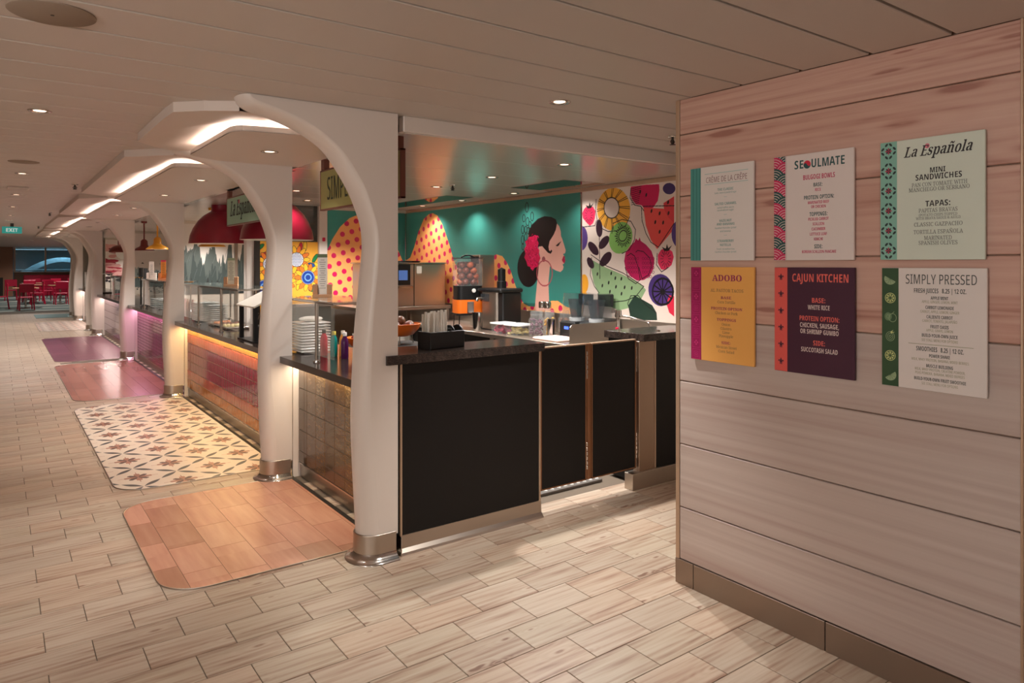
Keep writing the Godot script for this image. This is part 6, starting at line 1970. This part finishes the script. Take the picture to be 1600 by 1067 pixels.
func build_tapas_stall() -> void:
	var z := -7.2
	var dx := drift(z)
	# red domes
	var dome := [Vector2(0.375, 0.0), Vector2(0.374, 0.015), Vector2(0.36, 0.10), Vector2(0.325, 0.19), Vector2(0.27, 0.28), Vector2(0.20, 0.355), Vector2(0.14, 0.395), Vector2(0.115, 0.41), Vector2(0.108, 0.44), Vector2(0.108, 0.49), Vector2(0.0, 0.495)]
	var lining := [Vector2(0.0, 0.38), Vector2(0.13, 0.37), Vector2(0.255, 0.27), Vector2(0.315, 0.18), Vector2(0.35, 0.09), Vector2(0.366, 0.0), Vector2(0.375, 0.0)]
	pendant("dome_pendant", "big glossy crimson dome lamp in front of the sunflower panel", Vector3(2.412, 1.893, -7.531), dome, lining, "red_lacquer", SOFFIT, "crimson dome lamps", 5.0)
	pendant("dome_pendant", "big glossy crimson dome lamp beside the ink wash mountains", Vector3(2.30, 1.893, -9.42), dome, lining, "red_lacquer", SOFFIT, "crimson dome lamps", 5.0)
	var sg := sign_board("stall_sign", "mint hanging sign lettered La Espanola in a brown frame", Vector3(1.93, 2.025, -7.60), 1.26, 0.29, rgb(146, 180, 156), func(s: SurfaceTool) -> void: script_text(s, "La Española", Vector3(-0.0155, 0.15, 0.60), Vector3(0, 0, 1), 0.15, 0.95), rgb(40, 40, 38))
	put("flower_mark", lathe([Vector2(0.0, 0.0), Vector2(0.022, 0.0), Vector2(0.022, 0.002), Vector2(0.0, 0.003)], 14), M.flower_pink, sg, Vector3(-0.0145, 0.225, 0.46), Basis(Vector3(0, 0, 1), PI / 2))
	glass_guard("long glass case with steel posts on the amber tiled counter", -7.02, -9.5, dx, 1.40, [-7.69, -8.70])
	menu_stand("menu card in a wooden block on the tapas stall's glass case", Vector3(1.99, 1.4005, -7.72), rgb(214, 206, 184), "wood_block", rgb(150, 160, 128), 1.2, 0.30)
	plate_stack("stack of white dishes at the far end of the tapas case", Vector3(2.08, 0.935, -9.25), 10, 0.26, 0.023)
	plate_stack("stack of white dishes in the middle of the tapas case", Vector3(2.12, 0.935, -8.85), 9, 0.2, 0.024)
	for k in 3:
		var tr := thing("serving_tray", "steel tray of food in the tapas case", "tray", Vector3(2.08 + 0.03 * (k % 2), 0.935, -8.46 + k * 0.27), 0.0, "steel trays in the tapas case")
		put("tray", span(Vector3(-0.12, 0.0, -0.13), Vector3(0.12, 0.03, 0.13), 0.006), M.bright_steel, tr)
		var st := new_st()
		for q in 14: add_ball(st, Vector3(rng.randf_range(-0.09, 0.09), 0.035, rng.randf_range(-0.1, 0.1)), Vector3(0.022, 0.018, 0.022), 8, 5)
		put("food", st.commit(), M[["fruit_peach", "fruit_amber", "melon_bits", "nuts"][k]], tr).set_meta("kind", "stuff")
	# slanted tray stand in black frame
	var f := thing("slanted_display", "slanted pale board on a black frame on the tapas counter", "display stand", Vector3(1.86, 0.935, -6.55))
	for zz in [-0.30, 0.14]:
		put("leg", span(Vector3(-0.018, 0.012, zz - 0.018), Vector3(0.018, 0.32, zz + 0.018), 0.002), M.black_plastic, f)
		put("rear_leg", span(Vector3(0.24, 0.012, zz - 0.018), Vector3(0.276, 0.45, zz + 0.018), 0.002), M.black_plastic, f)
	put("foot_bar", span(Vector3(-0.03, 0.0, -0.33), Vector3(0.28, 0.012, 0.17), 0.002), M.black_plastic, f)
	var bd := put("board", box(Vector3(0.36, 0.016, 0.56), 0.003), M.paper, f, Vector3(0.13, 0.395, -0.08), Basis(Vector3(0, 0, 1), 0.45))
	bd.set_meta("label", "pale slanted board")
	var bx := thing("condiment_box", "black box of cutlery beside the slanted board", "box", Vector3(1.98, 0.947, -6.62))
	put("box", span(Vector3(-0.05, 0, -0.12), Vector3(0.09, 0.12, 0.14), 0.004), M.black_plastic, bx)
	var st2 := new_st()
	for k in 16: add_tube(st2, [Vector3(rng.randf_range(-0.03, 0.07), 0.12, rng.randf_range(-0.1, 0.12)), Vector3(rng.randf_range(-0.03, 0.07), 0.2 + rng.randf() * 0.04, rng.randf_range(-0.1, 0.12))], 0.004, 5)
	put("cutlery", st2.commit(), M.bright_steel, bx).set_meta("kind", "stuff")
	# a back bar in the shared kitchen
	var bb := thing("back_bar", "steel back bar before the sunflower panel", "worktop")
	put("top", span(Vector3(2.64, 1.12, -8.78), Vector3(3.34, 1.16, -8.25), 0.003), M.bright_steel, bb)
	put("cabinet", span(Vector3(2.66, 0.0, -8.76), Vector3(3.32, 1.12, -8.30), 0.003), M.dark_steel, bb)

func build_far_stalls() -> void:
	var cone := [Vector2(0.17, 0.0), Vector2(0.168, 0.012), Vector2(0.12, 0.05), Vector2(0.075, 0.075), Vector2(0.06, 0.10), Vector2(0.055, 0.17), Vector2(0.03, 0.20), Vector2(0.0, 0.205)]
	var lining := [Vector2(0.0, 0.09), Vector2(0.07, 0.065), Vector2(0.115, 0.042), Vector2(0.163, 0.0), Vector2(0.17, 0.0)]
	pendant("cone_pendant", "yellow enamel cone lamp on a stem before the pale hills mural", Vector3(2.107, 1.873, -12.63), cone, lining, "yellow_enamel", SOFFIT, "yellow cone lamps", 2.5)
	pendant("cone_pendant", "yellow enamel cone lamp on a stem partly behind the crimson domes", Vector3(2.33, 1.866, -9.98), cone, lining, "yellow_enamel", SOFFIT, "yellow cone lamps", 2.5)
	pendant("cone_pendant", "rust brown enamel cone lamp next to the yellow one", Vector3(2.095, 1.868, -13.83), cone, lining, "rust_enamel", SOFFIT, "rust cone lamps", 2.5)
	var bowl := [Vector2(0.21, 0.0), Vector2(0.205, 0.03), Vector2(0.17, 0.10), Vector2(0.11, 0.15), Vector2(0.04, 0.175), Vector2(0.0, 0.18)]
	var blin := [Vector2(0.0, 0.165), Vector2(0.1, 0.14), Vector2(0.16, 0.09), Vector2(0.2, 0.0), Vector2(0.21, 0.0)]
	pendant("bowl_pendant", "rust brown bowl lamp before the mural of a white sun", Vector3(2.436, 1.922, -19.887), bowl, blin, "rust_enamel", SOFFIT, "", 2.0)
	# third stall
	var dx := drift(-11.8)
	glass_guard("glass case on the magenta tiled counter", -10.9, -12.9, dx, 1.395, [-11.03, -12.72])
	menu_stand("orange menu card on the magenta counter's glass case", Vector3(2.06, 1.3955, -11.85), rgb(226, 132, 44), "orange_block", rgb(200, 40, 80), 1.3, 0.30)
	menu_stand("pale menu card on the magenta counter's glass case", Vector3(2.0, 1.3955, -12.5), rgb(222, 206, 196), "cream_block", rgb(210, 190, 180), 1.3, 0.28)
	var tw := thing("display_tower", "tall black screen standing at the end of the magenta counter", "screen", Vector3(1.99 + 0.02, 0.935, -13.15))
	put("body", span(Vector3(-0.03, 0, -0.06), Vector3(0.03, 0.63, 0.06), 0.004), M.black_plastic, tw)
	put("foot", span(Vector3(-0.07, 0, -0.08), Vector3(0.07, 0.012, 0.08)), M.black_plastic, tw)
	for k in 9:
		var b := put("sauce_bottle", lathe([Vector2(0.0, 0.0), Vector2(0.028, 0.0), Vector2(0.028, 0.11), Vector2(0.012, 0.14), Vector2(0.012, 0.17), Vector2(0.0, 0.172)], 12), M[["fruit_red", "fruit_amber", "nuts"][k % 3]], null, Vector3(2.34, 0.935, -11.2 - k * 0.17))
		tag(b, "small sauce bottle in the row behind the magenta counter's glass", "bottle", "sauce bottles on the magenta counter")
	for k in 3:
		plate_stack("stack of white bowls on the magenta counter", Vector3(2.1, 0.935, -11.5 - k * 0.5), 5, 0.2, 0.03)
	# fourth stall
	dx = drift(-15.5)
	glass_guard("glass case on the lilac grey counter", -14.6, -17.0, dx, 1.40, [-15.0, -15.67, -16.6])
	var sc := thing("order_screen", "black order screen on a post on the lilac counter", "screen", Vector3(2.13, 0.935, -14.4))
	put("post", lathe([Vector2(0.015, 0.0), Vector2(0.015, 0.52)], 10), M.black_plastic, sc)
	put("screen", span(Vector3(-0.02, 0.46, -0.14), Vector3(0.02, 0.63, 0.14), 0.004), M.black_plastic, sc)
	for k in 6:
		var b := put("tin", lathe([Vector2(0.0, 0.0), Vector2(0.05, 0.0), Vector2(0.05, 0.12), Vector2(0.0, 0.12)], 14), M[["red_lacquer", "white_china", "dark_steel"][k % 3]], null, Vector3(2.2, 0.935, -17.15 - k * 0.17))
		tag(b, "round tin in the row on the lilac counter", "tin", "tins on the lilac counter")
	var pl := thing("small_tree", "dark leafy potted shrub behind the lilac counter", "plant", Vector3(2.85, 0.0, -17.5))
	put("pot", lathe([Vector2(0.0, 0.0), Vector2(0.14, 0.0), Vector2(0.18, 0.35), Vector2(0.16, 0.35), Vector2(0.0, 0.32)], 18), M.dark_steel, pl)
	put("trunk", tube([Vector3(0, 0.3, 0), Vector3(0.03, 0.7, 0.02), Vector3(0.0, 1.15, 0)], 0.02, 8), M.walnut, pl)
	var st := new_st()
	for k in 260:
		var c := Vector3(rng.randfn() * 0.16, 1.25 + rng.randfn() * 0.12, rng.randfn() * 0.14)
		var b := Basis.from_euler(Vector3(rng.randf() * TAU, rng.randf() * TAU, rng.randf() * TAU))
		tri(st, c, c + b * Vector3(0.05, 0.02, 0), c + b * Vector3(0.02, 0.06, 0.01), b * Vector3(0, 0, 1))
	put("foliage", st.commit(), M.dark_leaf, pl).set_meta("kind", "stuff")
	# end stall
	glass_guard("glass case on the last counter", -20.4, -23.4, drift(-22.0), 1.40, [-20.8, -22.8])

# ---------- dining area at the far end ----------
func chair_kit(label: String) -> Node3D:
	var t := thing("dining_chair", label, "chair", Vector3.ZERO, 0.0, "red dining chairs at the far end")
	put("seat", span(Vector3(-0.22, 0.42, -0.22), Vector3(0.22, 0.46, 0.22), 0.012), M.chair_red, t)
	put("backrest", span(Vector3(-0.22, 0.62, 0.19), Vector3(0.22, 0.92, 0.225), 0.012), M.chair_red, t)
	for sx in [-1, 1]:
		put("leg", tube([Vector3(0.19 * sx, 0.43, -0.19), Vector3(0.215 * sx, 0.0, -0.22)], 0.02, 8), M.chair_red, t)
		put("leg", tube([Vector3(0.2 * sx, 0.90, 0.21), Vector3(0.2 * sx, 0.43, 0.2), Vector3(0.22 * sx, 0.0, 0.26)], 0.022, 8), M.chair_red, t)
	return t

func table_kit(label: String) -> Node3D:
	var t := thing("dining_table", label, "table", Vector3.ZERO, 0.0, "wooden dining tables at the far end")
	put("tabletop", span(Vector3(-0.4, 0.72, -0.35), Vector3(0.4, 0.75, 0.35), 0.006), M.wood_block, t)
	put("pedestal", lathe([Vector2(0.22, 0.0), Vector2(0.21, 0.015), Vector2(0.035, 0.03), Vector2(0.035, 0.72)], 16), M.bright_steel, t)
	return t

func build_dining() -> void:
	mat("teal_chair", rgb(70, 120, 118), 0.5)
	var carpet := Image.create(256, 256, false, Image.FORMAT_RGB8)
	for y in 256:
		carpet.fill_rect(Rect2i(0, y, 256, 1), [rgb(92, 104, 100), rgb(140, 142, 134), rgb(74, 88, 86), rgb(168, 164, 152)][(y / 24 + (y / 70)) % 4])
	var cm := mat("carpet", Color.WHITE, 0.95)
	cm.albedo_texture = tex(carpet)
	var c := thing("carpet", "grey striped carpet under the dining tables", "carpet")
	put("pile", print_quad(Vector3(-3.9, 0.012, -43.1), Vector3(10.0, 0, 0), Vector3(0, 0, 14.1), Vector3.UP), cm, c)
	put("underlay", span(Vector3(-3.9, 0.0, -43.1), Vector3(6.1, 0.010, -29.0)), M.dark_grout, c)
	var mt := put("blue_mat", span(Vector3(0.95, 0.0, -27.2), Vector3(2.6, 0.008, -25.4), 0.002), M.teal_mat, null)
	tag(mt, "pale blue floor inlay past the last column", "floor inlay")
	var first := chair_kit("red dining chair with its back to the stalls at the front table")
	first.position = Vector3(0.82, 0.02, -29.95)
	first.rotation.y = 0.1
	var tb := table_kit("wooden dining table with red chairs on the striped carpet")
	tb.position = Vector3(0.85, 0.02, -31.1)
	var spots := [[2.07, -33.3, 0.1], [1.3, -34.0, 1.6], [2.85, -34.3, -1.5], [0.1, -31.1, 1.57], [1.1, -36.1, 3.0], [1.75, -36.7, 0.2], [2.9, -37.3, 3.1], [1.4, -39.5, 0.0], [2.2, -40.0, 0.3], [3.0, -40.5, 0.0], [0.5, -38.4, 0.0], [3.7, -34.8, 0.4]]
	for s in spots:
		var lb := "red dining chair among the tables on the striped carpet"
		copy(first, lb, Vector3(s[0], 0.02, s[1]), s[2])
	for s in [[2.1, -34.3], [1.2, -35.2], [2.6, -36.2], [1.3, -38.6], [2.4, -39.2], [3.3, -39.6]]:
		copy(tb, "wooden dining table with red chairs on the striped carpet", Vector3(s[0], 0.02, s[1]), 0.05)
	var bn := thing("bench", "long red upholstered bench below the far windows", "bench")
	put("seat", span(Vector3(1.1, 0.0, -43.7), Vector3(5.8, 0.45, -43.15), 0.03), M.chair_red, bn)
	put("backrest", span(Vector3(1.1, 0.45, -43.9), Vector3(5.8, 1.06, -43.7), 0.03), M.chair_red, bn)
	# far wall: wood panel, windows in a low wall
	var w := structure("wall_far")
	put("sill_wall", span(Vector3(0.7, 0, -44.2), Vector3(8.8, 1.2, -44.0)), M.walnut, w)
	put("wood_panel", span(Vector3(-4.0, 0, -43.6), Vector3(0.66, CEIL, -43.4), 0.003), M.far_wood, w)
	put("dark_panel", span(Vector3(-4.0, 0, -43.39), Vector3(0.25, 0.95, -43.2), 0.003), M.dark_steel, w)
	put("closure", span(Vector3(-4.0, 0, -50.4), Vector3(8.8, CEIL + 0.16, -50.2)), M.night, w)
	var s := structure("wall_side")
	put("panel", span(Vector3(6.2, 0, -52), Vector3(6.4, CEIL + 0.16, -27.0)), M.cream_wall, s)
	for k in 4:
		var wd := structure("window_%d" % (k + 1))
		var x0 := 0.72 + k * 1.32
		put("pane", span(Vector3(x0 + 0.05, 1.2, -44.1), Vector3(x0 + 1.27, 2.44, -44.09)), M.window_glass, wd)
		put("mullion", span(Vector3(x0 - 0.03, 1.2, -44.15), Vector3(x0 + 0.05, CEIL, -44.0), 0.004), M.champagne_edge, wd)
		put("sill", span(Vector3(x0, 1.19, -44.2), Vector3(x0 + 1.32, 1.22, -43.95), 0.004), M.champagne_edge, wd)
	# the lit deck beyond the glass
	var dk := thing("deck_canopy", "pale curved deck canopy seen through the far windows", "canopy", Vector3(3.0, 0, -47.6))
	var arc := PackedVector2Array()
	for k in 17: arc.append(Vector2(-1.9 + 3.8 * k / 16.0, 1.2 + 0.8 * sin(PI * k / 16.0)))
	for k in range(16, -1, -1): arc.append(Vector2(-1.6 + 3.2 * k / 16.0, 1.1 + 0.65 * sin(PI * k / 16.0)))
	put("shell", prism(arc, -0.6, 0.6, "z", 0.5), M.deck_white, dk)
	put("rail", tube([Vector3(-2.5, 1.3, 1.2), Vector3(3.0, 1.3, 1.2)], 0.03, 8), M.deck_white, dk)
	var dl := thing("deck_lamp", "cool strip lamp over the deck beyond the windows", "light", Vector3(3.0, CEIL - 0.05, -46.8))
	put("tube", span(Vector3(-2.2, -0.03, -0.04), Vector3(2.4, 0.0, 0.04), 0.005), M.cool_lamp, dl)
	area(dl, Vector3(0, -0.04, 0), Basis(Vector3.RIGHT, -PI / 2), Vector2(4.4, 0.08), 30.0, Color(0.6, 0.85, 1.0))
	for p in [[1.0, -30.5], [2.6, -33.0], [1.0, -36.0], [2.8, -38.5], [1.2, -41.0]]:
		downlight(p[0], CEIL, p[1], E_AISLE * 2.6, "small round recessed downlight over the dining tables", "dining downlights", 75.0)

# ---------- small fittings on the ceiling ----------
func build_fittings() -> void:
	var sp := thing("ceiling_speaker", "round grey perforated loudspeaker flush with the slatted ceiling", "speaker", Vector3(0.15, CEIL, -2.81))
	put("grille", lathe([Vector2(0.128, 0.0), Vector2(0.128, -0.004), Vector2(0.122, -0.007), Vector2(0.0, -0.008)], 48), M.speaker_grille, sp)
	put("screw", lathe([Vector2(0.006, -0.008), Vector2(0.005, -0.010), Vector2(0.0, -0.0105)], 10), M.dark_steel, sp)
	var vn := thing("ceiling_speaker", "thin round grey disc flush with the ceiling further down the aisle", "speaker", Vector3(0.18, CEIL, -7.05))
	put("grille", lathe([Vector2(0.11, 0.0), Vector2(0.11, -0.003), Vector2(0.105, -0.005), Vector2(0.0, -0.006)], 40), M.speaker_grille, vn)
	var spots := [[0.667, CEIL, -8.74, "sprinkler head on the aisle ceiling beside the second canopy"], [0.70, CEIL, -13.8, "sprinkler head on the aisle ceiling beside the third canopy"], [0.75, CEIL, -18.9, "sprinkler head on the aisle ceiling beside the fourth canopy"], [3.60, CEIL, -3.12, "sprinkler head beside the panelled wall's top corner"], [3.479, SOFFIT, -5.70, "sprinkler head on the glossy kitchen ceiling"]]
	for s in spots:
		var t := thing("sprinkler", s[3], "sprinkler", Vector3(s[0], s[1], s[2]))
		put("escutcheon", lathe([Vector2(0.035, 0.0), Vector2(0.03, -0.008), Vector2(0.012, -0.01), Vector2(0.0, -0.01)], 16), M.bright_steel, t)
		var st := new_st()
		add_tube(st, [Vector3(0, -0.01, 0), Vector3(0, -0.05, 0)], 0.008, 8)
		for sx in [-1, 1]: add_tube(st, [Vector3(0.006 * sx, -0.02, 0), Vector3(0.018 * sx, -0.035, 0), Vector3(0.006 * sx, -0.052, 0)], 0.004, 6)
		put("body", st.commit(), M.dark_steel, t)
		put("deflector", lathe([Vector2(0.0, -0.052), Vector2(0.02, -0.053), Vector2(0.02, -0.056), Vector2(0.0, -0.056)], 12), M.dark_steel, t)
	var h := thing("ceiling_hatch", "square raised hatch on the aisle ceiling", "hatch", Vector3(0.19, CEIL, -9.5))
	put("frame", span(Vector3(-0.1, -0.018, -0.1), Vector3(0.1, 0.0, 0.1), 0.004), M.soffit, h)
	put("lid", span(Vector3(-0.085, -0.022, -0.085), Vector3(0.085, -0.018, 0.085), 0.001), M.ceiling_panel, h)
	var ex := thing("exit_sign", "teal glowing exit sign hanging over the aisle", "exit sign", Vector3(0.255, 2.27, -17.95))
	put("body", span(Vector3(-0.17, 0.0, -0.02), Vector3(0.17, 0.14, 0.018), 0.004), M.exit_teal, ex)
	put("bracket", span(Vector3(-0.03, 0.14, -0.015), Vector3(0.03, 0.21, 0.015)), M.dark_steel, ex)
	var st := new_st()
	add_text(st, "EXIT", sans_bold, Vector3(0, 0.07, 0.019), Vector3.RIGHT, Vector3.UP, 0.07, 0.2, 0.001)
	put("lettering", st.commit(), M.exit_white, ex)
